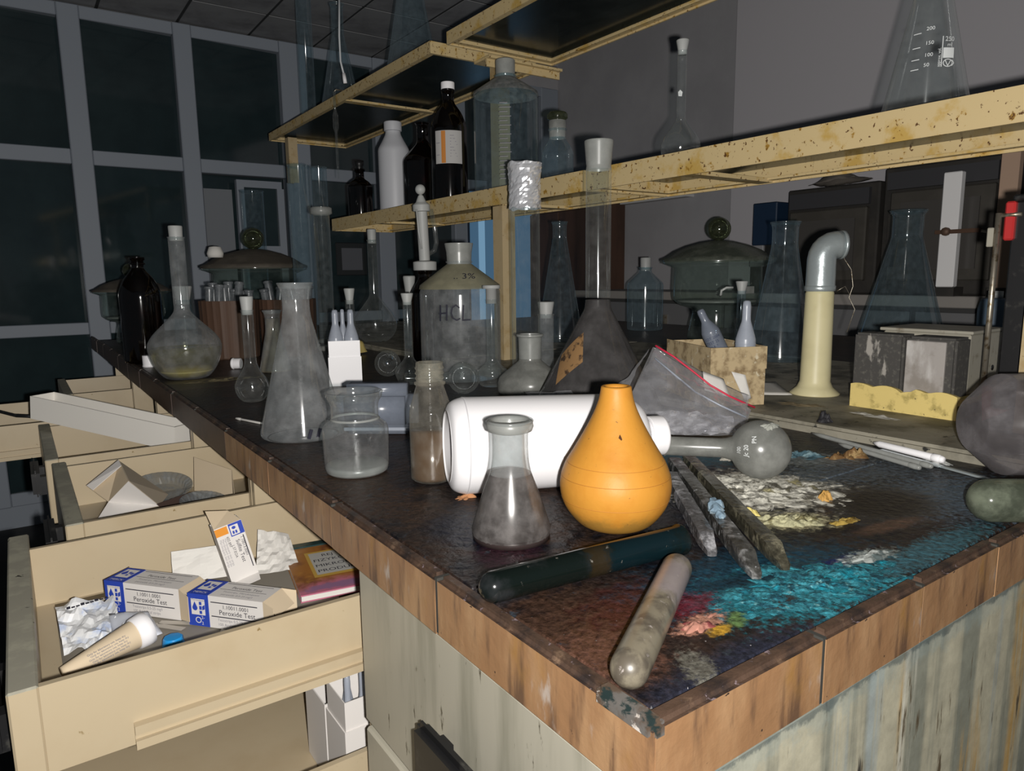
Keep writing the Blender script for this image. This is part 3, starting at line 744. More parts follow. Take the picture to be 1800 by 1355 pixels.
def post(x, y, z0, z1):
    boxes('post', [((x, y - 0.018, z0), (x + 0.004, y + 0.018, z1)), ((x + 0.004, y - 0.018, z0), (x + 0.034, y - 0.014, z1)), ((x + 0.004, y + 0.006, z0), (x + 0.022, y + 0.018, z1))], RACK_POST, rk)
post(0.882, 1.305, 0.9125, 1.2495); post(1.020, 1.515, 1.2765, 1.6165)
post(0.905, 2.76, 1.46, 1.6255); post(0.930, 0.30, 0.9125, 1.2495); post(0.96, 0.28, 1.2765, 1.6235)
boxes('bracket', [((0.99, 1.488, 1.6175), (1.215, 1.558, 1.6235)), ((0.99, 1.500, 1.600), (1.215, 1.506, 1.6175))], RACK, rk)

# ------------------------------------------------------------------ glassware builders
def fillet_prof(pts, r=0.004, n=4):
    """round the inner corners of a (radius, z) polyline"""
    out = [pts[0]]
    for a, b, c in zip(pts, pts[1:], pts[2:]):
        A, B, C = Vector(a), Vector(b), Vector(c)
        d1 = (A - B); d2 = (C - B); k = min(r, d1.length * 0.45, d2.length * 0.45)
        p = B + d1.normalized() * k; q = B + d2.normalized() * k
        for i in range(n + 1):
            t = i / n
            out.append(tuple(p * (1 - t) ** 2 + B * 2 * t * (1 - t) + q * t * t))
    out.append(pts[-1])
    return out

def stopper(parent, z, rt, rb, h, mat=STOPPER, seg=20, flat=0.0):
    prof = [(0, z - h * 0.35), (rb, z - h * 0.35), (rb * 1.02, z)] + [(rt, z + h * 0.92), (rt * 0.94, z + h), (rt * 0.6, z + h * 0.96), (0, z + h * 0.96)]
    if flat: prof = [(0, z - h * 0.3), (rb, z - h * 0.3), (rb, z + h * 0.75), (rt, z + h * 0.75), (rt, z + h), (0, z + h)]
    return lathe('stopper', prof, mat, parent, seg=seg)

def rim_pts(r, z, w=0.0025):
    return [(r, z - w), (r + w * 0.35, z - w * 0.4), (r + w * 0.1, z), (r - w * 0.5, z), (r - w * 0.9, z - w * 0.6), (r - w, z - w * 3)]

def erlen_prof(rb, h, rn, hn, rr, hr=None):
    hr = hr or (h - 0.012)
    p = fillet_prof([(0.0, 0.001), (rb * 0.6, 0.0), (rb, 0.0), (rn, hn), (rn, hr), (rr, h)], 0.012, 5)
    return p[:-1] + rim_pts(rr, h)

def erlen(name, label, loc, rb, h, rn, hn, rr, mat=G_CLEAR, group=None, hr=None, cat='flask', body='glass_body'):
    o = thing(name, label, cat, loc, group=group)
    lathe(body, erlen_prof(rb, h, rn, hn, rr, hr), mat, o, seg=44)
    return o

def vol_prof(rb, hm, hn, rn, h, r0, rr=None):
    """pear-shaped volumetric flask"""
    body = spline([(r0 * 0.5, 0.0, 0), (r0, 0.0015, 0), (rb * 0.86, hm * 0.42, 0), (rb, hm, 0), (rb * 0.86, hm + (hn - hm) * 0.34, 0), (rb * 0.44 + rn * 0.3, hm + (hn - hm) * 0.7, 0), (rn * 1.1, hn, 0), (rn, hn + (h - hn) * 0.12, 0)], 6)
    p = [(0, 0.001)] + [(v.x, max(v.y, 0)) for v in body]
    return p + [(rn, h - 0.004)] + rim_pts(rr or rn * 1.05, h, 0.0016)

def volflask(name, label, loc, rb, hm, hn, rn, h, r0, mat=G_CLEAR, st=None, rr=None, group=None, flat=0.0):
    o = thing(name, label, 'flask', loc, group=group)
    lathe('glass_body', vol_prof(rb, hm, hn, rn, h, r0, rr), mat, o, seg=36)
    if st: stopper(o, h, st[0], st[1], st[2], flat=flat)
    return o

def cyl_prof(r, h, rr=None):
    return [(0, 0.001), (r * 0.8, 0.0), (r, 0.004), (r, h - 0.006)] + rim_pts(rr or r * 1.04, h)

def bottle_prof(rb, hs, hn, rn, h, rlip=None, r0=None):
    p = fillet_prof([(0, 0.001), (rb * 0.7, 0), (rb, 0.0), (rb, hs), (rn, hn), (rn, h - 0.006)], 0.010, 5)
    return p + rim_pts(rlip or rn * 1.12, h, 0.0025)

def round_bottle_prof(rb, hs, hn, rn, h, rlip=None):
    sh = spline([(rb, hs, 0), (rb * 0.97, hs + (hn - hs) * 0.3, 0), (rb * 0.72, hs + (hn - hs) * 0.68, 0), (rn * 1.1, hn, 0), (rn, hn + 0.01, 0)], 5)
    p = [(0, 0.001), (rb * 0.8, 0.0), (rb * 0.97, 0.003), (rb, 0.010)] + [(v.x, v.y) for v in sh]
    return p + [(rn, h - 0.008), (rlip or rn * 1.12, h - 0.007)] + rim_pts(rlip or rn * 1.12, h, 0.002)

# ------------------------------------------------------------------ glassware on the near half of the bench
o = erlen('conical_flask', 'small thick-rimmed conical flask with dusty base in front of the white bottle', (0.297, 0.427, ZB), 0.0312, 0.0925, 0.0137, 0.058, 0.0172, G_FILM, hr=0.083)
lathe('rolled_rim', [(0.0135, 0.083), (0.0168, 0.0842), (0.0180, 0.0875), (0.0172, 0.0915), (0.0150, 0.0928), (0.0130, 0.0905), (0.0126, 0.083)], G_GROUND, o, seg=36)
lathe('stain_film', [(0.0300, 0.003), (0.0306, 0.008), (0.0225, 0.0335), (0.0160, 0.051)], glass('stain_film', tint=(0.65, 0.62, 0.60), dust=0.34, dcol=(0.22, 0.205, 0.20), edge=0.2, rough=0.22, nscale=70, patch=0.7), o, seg=44)
lathe('dregs', [(0, 0.0004), (0.030, 0.0006), (0.0302, 0.004), (0.0295, 0.006), (0, 0.005)], M('dark_dregs', (0.035, 0.025, 0.024), 0.3), o)

o = thing('rubber_bulb', 'orange pear-shaped rubber bulb standing on its round end', 'bulb', (0.376, 0.395, ZB))
pr = spline([(0.018, 0.0, 0), (0.030, 0.006, 0), (0.0405, 0.020, 0), (0.0440, 0.036, 0), (0.0405, 0.051, 0), (0.0325, 0.065, 0), (0.0245, 0.079, 0), (0.0175, 0.093, 0), (0.0135, 0.104, 0), (0.0118, 0.1135, 0)], 6)
lathe('body', [(0, 0.001)] + [(v.x, max(v.y, 0)) for v in pr] + [(0.0108, 0.1142), (0.0088, 0.1138), (0.0075, 0.111), (0.007, 0.095), (0, 0.09)], RUBBER, o, seg=48)
for zz in (0.026, 0.044, 0.055):
    k_ = [i for i, v in enumerate(pr) if v.y >= zz][0]; A_, B_ = pr[k_ - 1], pr[k_]
    rr = A_.x + (B_.x - A_.x) * (zz - A_.y) / (B_.y - A_.y)
    lathe('mould_line', [(rr - 0.0008, zz - 0.0003), (rr + 0.00012, zz - 0.00025), (rr + 0.00012, zz + 0.00025), (rr - 0.0008, zz + 0.0003)], M('bulb_line', (0.48, 0.20, 0.03), 0.6) if zz == 0.026 else bpy.data.materials['bulb_line'], o, seg=48)
box('scuff', (-0.003, -0.0015, 0), (0.003, 0.0015, 0.0006), M('brown_scuff', (0.12, 0.05, 0.02), 0.8), o, loc=(-0.0135, -0.0195, 0.079), rot=(0.9, -0.5, 0.6))

o = thing('wide_mouth_jar', 'short clear wide-mouthed glass jar near the bench edge', 'jar', (0.275, 0.675, ZB))
lathe('glass_body', fillet_prof([(0, 0.004), (0.020, 0.004), (0.0305, 0.0005), (0.0325, 0.006), (0.0338, 0.044), (0.0325, 0.050), (0.0240, 0.0565), (0.0240, 0.072), (0.0285, 0.080)], 0.003) + rim_pts(0.0285, 0.085, 0.003), glass('jar_glass', dust=0.10, dcol=(0.45, 0.44, 0.44), edge=0.40), o, seg=44)
lathe('thick_base', [(0, 0.0005), (0.029, 0.0005), (0.0315, 0.003), (0.0322, 0.008), (0.0300, 0.0095), (0, 0.0085)], G_GROUND, o, seg=44)
lathe('neck_ring', [(0.0240, 0.0555), (0.0255, 0.0565), (0.0240, 0.0580)], G_GROUND, o, seg=44)

o = erlen('conical_flask', 'large dusty conical flask with flared mouth near the drawers', (0.288, 0.880, ZB), 0.0545, 0.1945, 0.0165, 0.155, 0.0212, G_DUSTY, hr=0.178)
for k in range(2):
    box('dark_fleck', (-0.002, -0.0007, 0.004), (0.002, 0.0007, 0.016), INK, o, loc=(-0.012 + 0.011 * k, -0.0512, 0.002), rot=(0.1, 0.3, 0))

volflask('volumetric_flask', 'small stoppered volumetric flask left of the large conical flask', (0.306, 1.180, ZB), 0.0272, 0.024, 0.062, 0.0094, 0.150, 0.016, G_CLEAR, st=(0.0105, 0.0085, 0.022))
o = volflask('volumetric_flask', 'big pear-shaped volumetric flask half full of pale yellow liquid', (0.277, 1.560, ZB), 0.0704, 0.063, 0.135, 0.0152, 0.284, 0.041, G_DUSTY, st=(0.0135, 0.0125, 0.022))
pf = [p for p in vol_prof(0.0690, 0.063, 0.135, 0.0140, 0.284, 0.040) if p[1] < 0.062]
lathe('liquid', [(0, 0.003)] + [(r * 0.975, z + 0.002) for r, z in pf[1:]] + [(0.067, 0.062), (0, 0.062)], LIQ_PALE, o, seg=36)
lathe('sediment', [(0, 0.004), (0.036, 0.004), (0.052, 0.016), (0.045, 0.024), (0, 0.026)], YEL_SED, o, seg=30)

o = thing('amber_bottle', 'tall uncapped brown glass bottle at the far left of the bench', 'bottle', (0.250, 1.917, ZB))
lathe('glass_body', round_bottle_prof(0.0467, 0.150, 0.225, 0.0140, 0.254, 0.0165), G_AMBER, o, seg=36)
lathe('neck_ring', [(0.0140, 0.236), (0.0172, 0.237), (0.0172, 0.240), (0.0140, 0.241)], G_AMBER, o)
lathe('dark_contents', [(0, 0.002), (0.045, 0.003), (0.045, 0.150), (0.030, 0.19), (0, 0.19)], M('black_brown_contents', (0.012, 0.006, 0.004), 0.3), o)

o = thing('dispenser_bottle', 'amber bottle with a white piston dispenser on top', 'dispenser', (0.780, 1.455, ZB))
lathe('glass_body', round_bottle_prof(0.0350, 0.150, 0.195, 0.0150, 0.213, 0.017), G_AMBER, o, seg=30)
lathe('dark_contents', [(0, 0.002), (0.0335, 0.003), (0.0335, 0.150), (0.02, 0.185), (0, 0.185)], bpy.data.materials['black_brown_contents'], o)
lathe('screw_cap', fillet_prof([(0, 0.2135), (0.0265, 0.2135), (0.027, 0.233), (0.015, 0.2355), (0.0, 0.2355)], 0.002), STOPPER, o, seg=30)
D = lathe('pump_cylinder', fillet_prof([(0, 0.2360), (0.0125, 0.2360), (0.0125, 0.345), (0.0195, 0.346), (0.0195, 0.360), (0.012, 0.366), (0.006, 0.380), (0.004, 0.382)], 0.001), STOPPER, o, seg=26)
D.rotation_euler = (0, -0.035, 0); D.location = (0.008, 0, 0)
lathe('knob', [(0, 0.378)] + [(0.0115 * math.sin(PI * (k + 1) / 12), 0.394 - 0.0115 * math.cos(PI * (k + 1) / 12)) for k in range(11)] + [(0, 0.4055)], STOPPER, D, seg=20)
tube('delivery_tube', [(-0.019, -0.012, 0.350), (-0.017, -0.012, 0.300), (-0.012, -0.012, 0.262)], 0.0022, STOPPER, D)
tube('side_tube', [(0.020, -0.008, 0.350), (0.027, -0.008, 0.310), (0.029, -0.008, 0.275), (0.024, -0.006, 0.258), (0.010, 0, 0.250)], 0.0052, G_CLEAR, D, seg=12)

o = thing('reagent_bottle', 'big clear reagent bottle hand-lettered HCL, open ground neck', 'bottle', (0.713, 1.190, ZB))
lathe('glass_body', bottle_prof(0.0785, 0.175, 0.222, 0.0225, 0.228), G_DUSTY, o, seg=48)
lathe('ground_neck', fillet_prof([(0.0228, 0.219), (0.0235, 0.224), (0.0245, 0.245), (0.0275, 0.2605), (0.0275, 0.2625), (0.0215, 0.2620), (0.0205, 0.223)], 0.0015), G_GROUND, o, seg=36)
lathe('dusty_shoulder', [(0.0792, 0.1755), (0.0775, 0.183), (0.0245, 0.2225)], glass('yellowed_ground', tint=(0.7, 0.7, 0.6), dust=0.72, dcol=(0.27, 0.255, 0.175), edge=0.1, rough=0.4, nscale=30, patch=0.2), o, seg=48)
a = facing(0.713, 1.19)
P = Print()
P.stroke([(-0.030, 0.146), (-0.031, 0.118)], 0.0028).stroke([(-0.033, 0.131), (-0.017, 0.1325)], 0.0026).stroke([(-0.017, 0.147), (-0.018, 0.119)], 0.0028)
P.stroke([(0.006, 0.142), (0.0, 0.147), (-0.007, 0.142), (-0.009, 0.132), (-0.006, 0.123), (0.001, 0.119), (0.007, 0.122)], 0.0026)
P.stroke([(0.014, 0.146), (0.012, 0.119), (0.026, 0.1195)], 0.0028)
P.wrap('lettering', 0.0790, a - 0.10, INK, o)
P = Print().text('.. 3%', -0.012, -0.004, 0.022)
dv = Vector((math.cos(a), math.sin(a), 0)); 
P.plane('lettering', dv * 0.0600 + Vector((0, 0, 0.1975)), (math.sin(-a) * -1 * -1 if False else -math.sin(a), math.cos(a), 0), (-dv * 0.054 + Vector((0, 0, 0.047))), INK, o)

volflask('volumetric_flask', 'slim stoppered volumetric flask left of the HCL bottle', (0.594, 1.182, ZB), 0.0272, 0.023, 0.050, 0.0082, 0.154, 0.019, G_CLEAR, st=(0.0115, 0.0078, 0.016))
o = volflask('volumetric_flask', 'stoppered volumetric flask with wide flat stopper, right of the HCL bottle', (0.699, 1.058, ZB), 0.0310, 0.022, 0.046, 0.0102, 0.158, 0.020, G_CLEAR, st=(0.0160, 0.0098, 0.025), flat=1)

def lying_flask(name, label, c, axis, rb, rn, L, mat, st=True):
    """round flask on its side; c = bulb centre, axis = towards the mouth"""
    o = thing(name, label, 'flask')
    upframe(o, c, axis)
    n = 14; pr = [(0, -rb)]
    a0 = math.asin(min(0.99, rn / rb))
    for k in range(1, n + 1):
        t = (PI - a0 * 1.25) * k / n
        pr.append((rb * math.sin(t), -rb * math.cos(t)))
    zt = pr[-1][1]
    pr += [(rn * 1.05, zt + rb * 0.22), (rn, zt + rb * 0.4), (rn, L - 0.003)] + rim_pts(rn * 1.08, L, 0.0015)
    lathe('glass_body', pr, mat, o, seg=36)
    return o
lying_flask('round_flask', 'small round flask lying left of the slim volumetric flask', (0.605, 1.300, ZB + 0.0270), (0.5, 0.85, 0), 0.0265, 0.008, 0.11, G_CLEAR)
lying_flask('round_flask', 'round flask lying at the foot of the HCL bottle, bulb to the front', (0.615, 1.020, ZB + 0.0275), (-0.75, 0.6, 0), 0.027, 0.009, 0.10, G_CLEAR)

o = thing('measuring_cylinder', 'tall measuring cylinder capped with crumpled foil', 'cylinder', (0.769, 1.049, ZB))
lathe('glass_body', cyl_prof(0.0265, 0.392), G_CLEAR, o, seg=36)
lathe('foot', [(0, 0), (0.029, 0), (0.029, 0.006), (0.0268, 0.010), (0, 0.010)], G_GROUND, o)
nv = 40; zs = [0.318 + 0.0786 * j / 22 for j in range(23)]
vs = []; fs = []
for j, z in enumerate(zs):
    for k in range(nv):
        t = 2 * PI * k / nv
        q = Vector((math.cos(t) * 2.4, math.sin(t) * 2.4, z * 95))
        r = 0.0285 + 0.0022 * mnoise.noise(q) + 0.0016 * mnoise.noise(q * 2.7) + (0.0022 if j > 19 else 0) + (0.001 if j < 2 else 0)
        zz = z + (0.004 * mnoise.noise(Vector((t * 2, 1, 2))) if j in (0, 22) else 0)
        vs.append((r * math.cos(t), r * math.sin(t), zz))
for j in range(len(zs) - 1):
    for k in range(nv):
        k2 = (k + 1) % nv
        fs.append((j * nv + k, j * nv + k2, (j + 1) * nv + k2, (j + 1) * nv + k))
fs.append(tuple((len(zs) - 1) * nv + k for k in range(nv)))
meshobj('foil_cap', vs, fs, FOIL, o)

o = thing('reagent_bottle', 'squat round-shouldered bottle with ground neck behind the white bottle', 'bottle', (0.710, 0.958, ZB))
lathe('glass_body', fillet_prof([(0, 0.001), (0.050, 0), (0.0555, 0.002), (0.0563, 0.026), (0.0195, 0.056), (0.0190, 0.060)], 0.012), G_GREY, o, seg=44)
lathe('ground_neck', fillet_prof([(0.0190, 0.058), (0.0195, 0.085), (0.0200, 0.096), (0.0230, 0.0975), (0.0230, 0.1012), (0.0175, 0.1012), (0.0165, 0.06)], 0.001), G_GROUND, o, seg=36)
o = thing('stoppered_tube', 'narrow stoppered glass tube beside the foil-topped cylinder', 'tube', (0.8545, 1.099, ZS))
lathe('glass_body', cyl_prof(0.0153, 0.112), G_DUSTY, o, seg=24); stopper(o, 0.112, 0.0165, 0.0125, 0.024)

o = thing('volumetric_flask', 'tall conical flask blackened inside with scorched label and long neck', 'flask', (0.700, 0.776, ZB))
cp = fillet_prof([(0, 0.001), (0.05, 0), (0.0950, 0.002), (0.0940, 0.010), (0.0195, 0.150), (0.0182, 0.163)], 0.004)
lathe('glass_body', cp, DUSTDARK, o, seg=48)
lathe('neck', [(0.0182, 0.166), (0.0182, 0.345), (0.0180, 0.348)], G_CLEAR, o, seg=36)
lathe('ground_mouth', fillet_prof([(0.0182, 0.347), (0.0176, 0.352), (0.0205, 0.384), (0.0205, 0.387), (0.0178, 0.387), (0.0155, 0.35)], 0.001), G_GROUND, o, seg=36)
a = facing(0.700, 0.776)
lf = lambda z: 0.0940 + (0.0195 - 0.0940) * (z - 0.010) / (0.150 - 0.010)
P = Print()
for k in range(9):
    for j in range(5):
        x0 = -0.068 + 0.0052 * k; z0 = 0.074 + 0.008 * j - 0.0042 * (8 - k) * 0.9
        P.poly([(x0, z0), (x0 + 0.0052, z0 + 0.0038), (x0 + 0.0052, z0 + 0.0118), (x0, z0 + 0.008)])
P.wrap('scorched_label', lf, a, LABEL_BROWN, o, 0.0008)

o = thing('screw_neck_bottle', 'clear plastic bottle of brown liquid behind the white bottle', 'bottle', (0.324, 0.602, ZB))
lathe('body', [(0, 0.001), (0.018, 0), (0.0212, 0.003)] + [(v.x, v.y) for v in spline([(0.0212, 0.006, 0), (0.0212, 0.062, 0), (0.0200, 0.073, 0), (0.0165, 0.085, 0), (0.0138, 0.0935, 0)], 5)] + [(0.0138, 0.0955)], glass('pet_plastic', tint=(0.9, 0.9, 0.88), dust=0.10, dcol=(0.45, 0.42, 0.36), edge=0.35), o, seg=36)
lathe('liquid', [(0, 0.0015), (0.0195, 0.002), (0.0206, 0.005), (0.0206, 0.050), (0, 0.050)], LIQ_BROWN, o)
prt = [(0.0138, 0.0955), (0.0152, 0.0960), (0.0152, 0.0985), (0.0132, 0.0990)]
for k in range(3):
    z = 0.1005 + 0.005 * k; prt += [(0.0132, z), (0.0142, z + 0.001), (0.0142, z + 0.002), (0.0132, z + 0.003)]
prt += [(0.0132, 0.117), (0.0128, 0.1178), (0.0118, 0.1175), (0.0116, 0.10)]
lathe('threaded_neck', prt, glass('neck_plastic', dust=0.16, dcol=(0.5, 0.45, 0.36), edge=0.4), o, seg=36)

o = thing('plastic_bottle', 'white plastic bottle lying on its side behind the orange bulb', 'bottle')
upframe(o, (0.3125, 0.551, ZB + 0.0452), (0.925, -0.38, -0.014))
wp = [(0, 0.006), (0.020, 0.005), (0.026, 0.001), (0.033, 0.0)] + [(v.x, v.y) for v in spline([(0.033, 0.0, 0), (0.0405, 0.004, 0), (0.0445, 0.014, 0), (0.0447, 0.03, 0), (0.0428, 0.155, 0), (0.0405, 0.172, 0), (0.033, 0.186, 0), (0.021, 0.193, 0), (0.0165, 0.195, 0)], 6)] + [(0.0165, 0.199)]
lathe('body', wp, WHITE, o, seg=56)
lathe('base_mark', [(0.012, 0.0056), (0.0135, 0.0050), (0.0145, 0.0054)], PALE_PRINT, o)
lathe('screw_cap', fillet_prof([(0.0168, 0.1975), (0.0195, 0.1975), (0.0195, 0.2125), (0.0180, 0.2145), (0, 0.2145)], 0.001), WHITE, o, seg=36)

o = thing('plastic_canister', 'bluish translucent plastic bottle lying behind the wide-mouthed jar', 'bottle')
frame(o, (0.315, 0.842, ZB), (0.79, -0.61, 0))
bm = bmesh.new(); add_box(bm, (0.052, 0.026, 0.033), (0.104, 0.052, 0.064))
bmesh.ops.bevel(bm, geom=bm.edges[:], offset=0.014, segments=4, affect='EDGES')
bmobj('body', bm, PE_GREY, o, smooth=True)
box('moulded_seam', (0.012, -0.0012, 0.008), (0.096, 0.002, 0.0125), PE, o, bevel=0.001)

# boxes of ampoules
def ampoule(name, label, parentless_loc, h, r, group=None, tilt=None, mat=PE, cat='ampoule', cap=0.32):
    o = thing(name, label, cat, parentless_loc, group=group, rot=tilt)
    pr = [(0, 0.0005), (r * 0.85, 0), (r, 0.003)] + [(v.x, v.y) for v in spline([(r, 0.005, 0), (r, h * 0.45, 0), (r * 0.92, h * 0.54, 0), (r * 0.60, h * 0.68, 0), (r * 0.44, h * 0.76, 0), (r * 0.42, h * 0.93, 0)], 4)]
    lathe('body', pr + [(r * 0.36, h * 0.985), (r * 0.2, h), (0, h)], mat, o, seg=24)
    lathe('shoulder_ring', [(r * 1.0, h * 0.44), (r * 1.04, h * 0.448), (r * 1.0, h * 0.456)], mat, o, seg=24)
    return o
def open_carton(name, label, loc, rotz, w, d, h, step=None, mat=CARTON, cat='box', group=None, back=None):
    o = thing(name, label, cat, loc, rotz, group)
    t = 0.0012
    lst = [((0, 0, 0), (w, t, h)), ((0, d - t, 0), (w, d, back or h)), ((0, t, 0), (t, d - t, h)), ((w - t, t, 0), (w, d - t, h)), ((t, t, 0), (w - t, d - t, t))]
    boxes('carton', lst, mat, o)
    if step:
        boxes('inner_sleeve', [((t + .0003, t + .0003, step), (w - t - .0003, 2 * t, h + 0.030)), ((t + .0003, d - 2 * t, step), (w - t - .0003, d - t - .0003, h + 0.030)), ((t + .0003, 2 * t, step), (2 * t, d - 2 * t, h + 0.030)), ((w - 2 * t, 2 * t, step), (w - t - .0003, d - 2 * t, h + 0.030))], mat, o)
    return o
open_carton('ampoule_box', 'white carton holding three plastic ampoules behind the large conical flask', (0.463, 1.250, ZB), -0.35, 0.060, 0.048, 0.054, step=0.03, mat=WHITE)
for k, (dx, dy) in enumerate(((0.0160, 0.0160), (0.0440, 0.0160), (0.030, 0.0335))):
    ampoule('ampoule', ['left white plastic ampoule in the carton behind the large conical flask', 'right white plastic ampoule in the carton behind the large conical flask', 'rear white plastic ampoule in the carton behind the large conical flask'][k],
            (0.463 + dx * 0.94 + dy * 0.34, 1.250 - dx * 0.34 + dy * 0.94, ZB + 0.035), 0.106, 0.0136 if k < 2 else 0.009, 'ampoules in the carton on the bench')

# the scorched conical vessel, tub of vials and what stands by them
o = erlen('conical_flask', 'small cloudy flask of beige residue behind the large conical flask', (0.450, 1.537, ZB), 0.034, 0.1326, 0.0155, 0.088, 0.0198, G_DUSTY)
lathe('residue', [(0, 0.001), (0.0325, 0.001), (0.0330, 0.004), (0.0150, 0.086), (0.0140, 0.115), (0, 0.115)], BEIGE_LIQ, o)
o = thing('tub', 'brown ribbed tub heaped with translucent plastic vials', 'tub', (0.449, 1.899, ZB))
vs = []; fs = []; n = 72
prf = [(0.0, 0.002), (0.066, 0.0), (0.068, 0.003), (0.0715, 0.146), (0.069, 0.146), (0.064, 0.10), (0.0, 0.098)]
for r, z in prf:
    for k in range(n):
        t = 2 * PI * k / n; q = r + (0.0012 if (k % 3 == 0 and r > 0.067) else 0)
        vs.append((q * math.cos(t), q * math.sin(t), z))
for j in range(len(prf) - 1):
    for k in range(n): fs.append((j * n + k, j * n + (k + 1) % n, (j + 1) * n + (k + 1) % n, (j + 1) * n + k))
meshobj('body', vs, fs, BROWN_TUB, o)
o2 = thing('tub', 'second brown tub with vials, half hidden by the small cloudy flask', 'tub', (0.585, 1.855, ZB))
meshobj('body', vs, fs, BROWN_TUB, o2)
VIAL = glass('vial_plastic', tint=(0.75, 0.78, 0.8), dust=0.5, dcol=(0.22, 0.235, 0.25), edge=0.2, rough=0.3)
random.seed(11)
for (cx, cy, vl) in ((0.449, 1.899, 'translucent plastic vial heaped upright in the left brown tub'), (0.585, 1.855, 'translucent plastic vial standing in the second brown tub, behind the cloudy flask')):
    for k in range(11):
        if k == 0: px, py = 0.0, 0.0
        elif k < 4: px, py = 0.024 * math.cos(k * 2.09), 0.024 * math.sin(k * 2.09)
        else: px, py = 0.048 * math.cos(k * 0.9 + 0.3), 0.048 * math.sin(k * 0.9 + 0.3)
        v = thing('vial', vl, 'vial', (cx + px, cy + py, ZB + 0.101), group='vials in the left brown tub' if cx < 0.5 else 'vials in the second brown tub')
        v.rotation_euler = (random.uniform(-0.2, 0.2), random.uniform(-0.2, 0.2), 0)
        h = random.uniform(0.06, 0.088)
        lathe('body', [(0, 0), (0.0085, 0.001), (0.0098, 0.006), (0.0102, h)], VIAL, v, seg=14)
        lathe('cap', [(0.0102, h), (0.0122, h), (0.0122, h + 0.006), (0, h + 0.007)], VIAL, v, seg=14)
o = thing('reagent_bottle', 'stoppered clear bottle just right of the big yellow-liquid flask', 'bottle', (0.366, 2.035, ZB))
lathe('glass_body', round_bottle_prof(0.026, 0.10, 0.128, 0.017, 0.147, 0.019), G_FAR, o, seg=28); stopper(o, 0.147, 0.024, 0.0165, 0.036)
volflask('volumetric_flask', 'stoppered volumetric flask under the shelf end, left of the dispenser', (0.862, 1.925, ZS), 0.0635, 0.050, 0.132, 0.0142, 0.294, 0.034, G_CLEAR, st=(0.013, 0.012, 0.030))
sheet('paper_scrap', [(0.70, 1.72, 0.985), (0.745, 1.72, 0.99), (0.735, 1.735, 1.02), (0.705, 1.73, 1.02)], PAPER_Y, (6, 6), 0.004, 50, 2)
tag(bpy.data.objects['paper_scrap'], 'yellowed scrap of paper leaning behind the ampoule carton', 'paper')
bpy.data.objects['paper_scrap'].location.z = -0.083
o = thing('stoppered_tube', 'slender stoppered tube behind the ampoules in the bench carton', 'tube', (0.612, 1.50, ZB))
lathe('glass_body', cyl_prof(0.0095, 0.150), G_CLEAR, o, seg=20); stopper(o, 0.150, 0.012, 0.008, 0.026)
o = thing('small_bottle', 'small bottle with a white cap standing behind the dispenser', 'bottle', (0.845, 1.665, ZS))
lathe('glass_body', round_bottle_prof(0.017, 0.10, 0.12, 0.010, 0.14), G_FAR, o, seg=20); stopper(o, 0.14, 0.016, 0.010, 0.05)

# desiccators
def desiccator(name, label, loc, s, knob=True, dark=False, band=False):
    o = thing(name, label, 'desiccator', loc)
    gb = G_GREEN
    lathe('bowl', [(r * s, z * s) for r, z in [(0, 0.002), (0.080, 0.0), (0.086, 0.004), (0.082, 0.030), (0.072, 0.080), (0.074, 0.092), (0.112, 0.104), (0.128, 0.118), (0.131, 0.135), (0.129, 0.215), (0.150, 0.224), (0.163, 0.228), (0.163, 0.233)]], gb, o, seg=48)
    lathe('lid', [(r * s, z * s) for r, z in [(0.166, 0.2335), (0.166, 0.241), (0.150, 0.247), (0.125, 0.264), (0.09, 0.279), (0.05, 0.290), (0.02, 0.2945), (0, 0.295)]], LIDDARK if dark else G_LID, o, seg=48)
    kz = 0.2955 + 0.033
    lathe('knob', [(0.012 * s, 0.293 * s), (0.014 * s, 0.301 * s)] + [(0.0345 * s * math.sin(PI * k / 14), (kz - 0.0345 * math.cos(PI * k / 14)) * s) for k in range(2, 14)] + [(0, (kz + 0.0345) * s)], G_KNOB, o, seg=28)
    lathe('perforated_plate', [(0, 0.113 * s), (0.118 * s, 0.113 * s), (0.118 * s, 0.118 * s), (0, 0.118 * s)], G_GROUND, o, seg=36)
    return o
G_LID = glass('dusty_green_lid', tint=(0.6, 0.68, 0.62), dust=0.50, dcol=(0.155, 0.165, 0.135), edge=0.35, rough=0.2, nscale=25)
d1 = desiccator('desiccator', 'big glass desiccator with a ball knob on the far right of the bench', (1.745, 1.399, ZB), 1.0)
tube('glass_hook', [(-0.105, -0.095, 0.135), (-0.112, -0.104, 0.140), (-0.116, -0.108, 0.15), (-0.105, -0.116, 0.158), (-0.088, -0.125, 0.158)], 0.0035, M('bright_glass', (0.6, 0.62, 0.6), 0.15), d1)
boxes('ground_strip', [((-0.06, -0.131, 0.14), (0.0, -0.128, 0.16))], G_GROUND, d1)
desiccator('desiccator', 'dark-lidded desiccator at the middle left behind the tubs of vials', (0.656, 2.395, ZB), 1.0, dark=True)
desiccator('desiccator', 'small desiccator with dark lid at the far bench end behind the amber bottle', (0.318, 2.60, ZB), 0.70, dark=True)
o = thing('paper_wad', 'crumpled white wad lying on the rim of the dark desiccator lid', 'paper', (0.525, 2.345, ZB + 0.266))
lathe('shell', [(0, 0), (0.022, 0), (0.025, 0.012), (0.018, 0.032), (0, 0.035)], PAPER, o, seg=12)
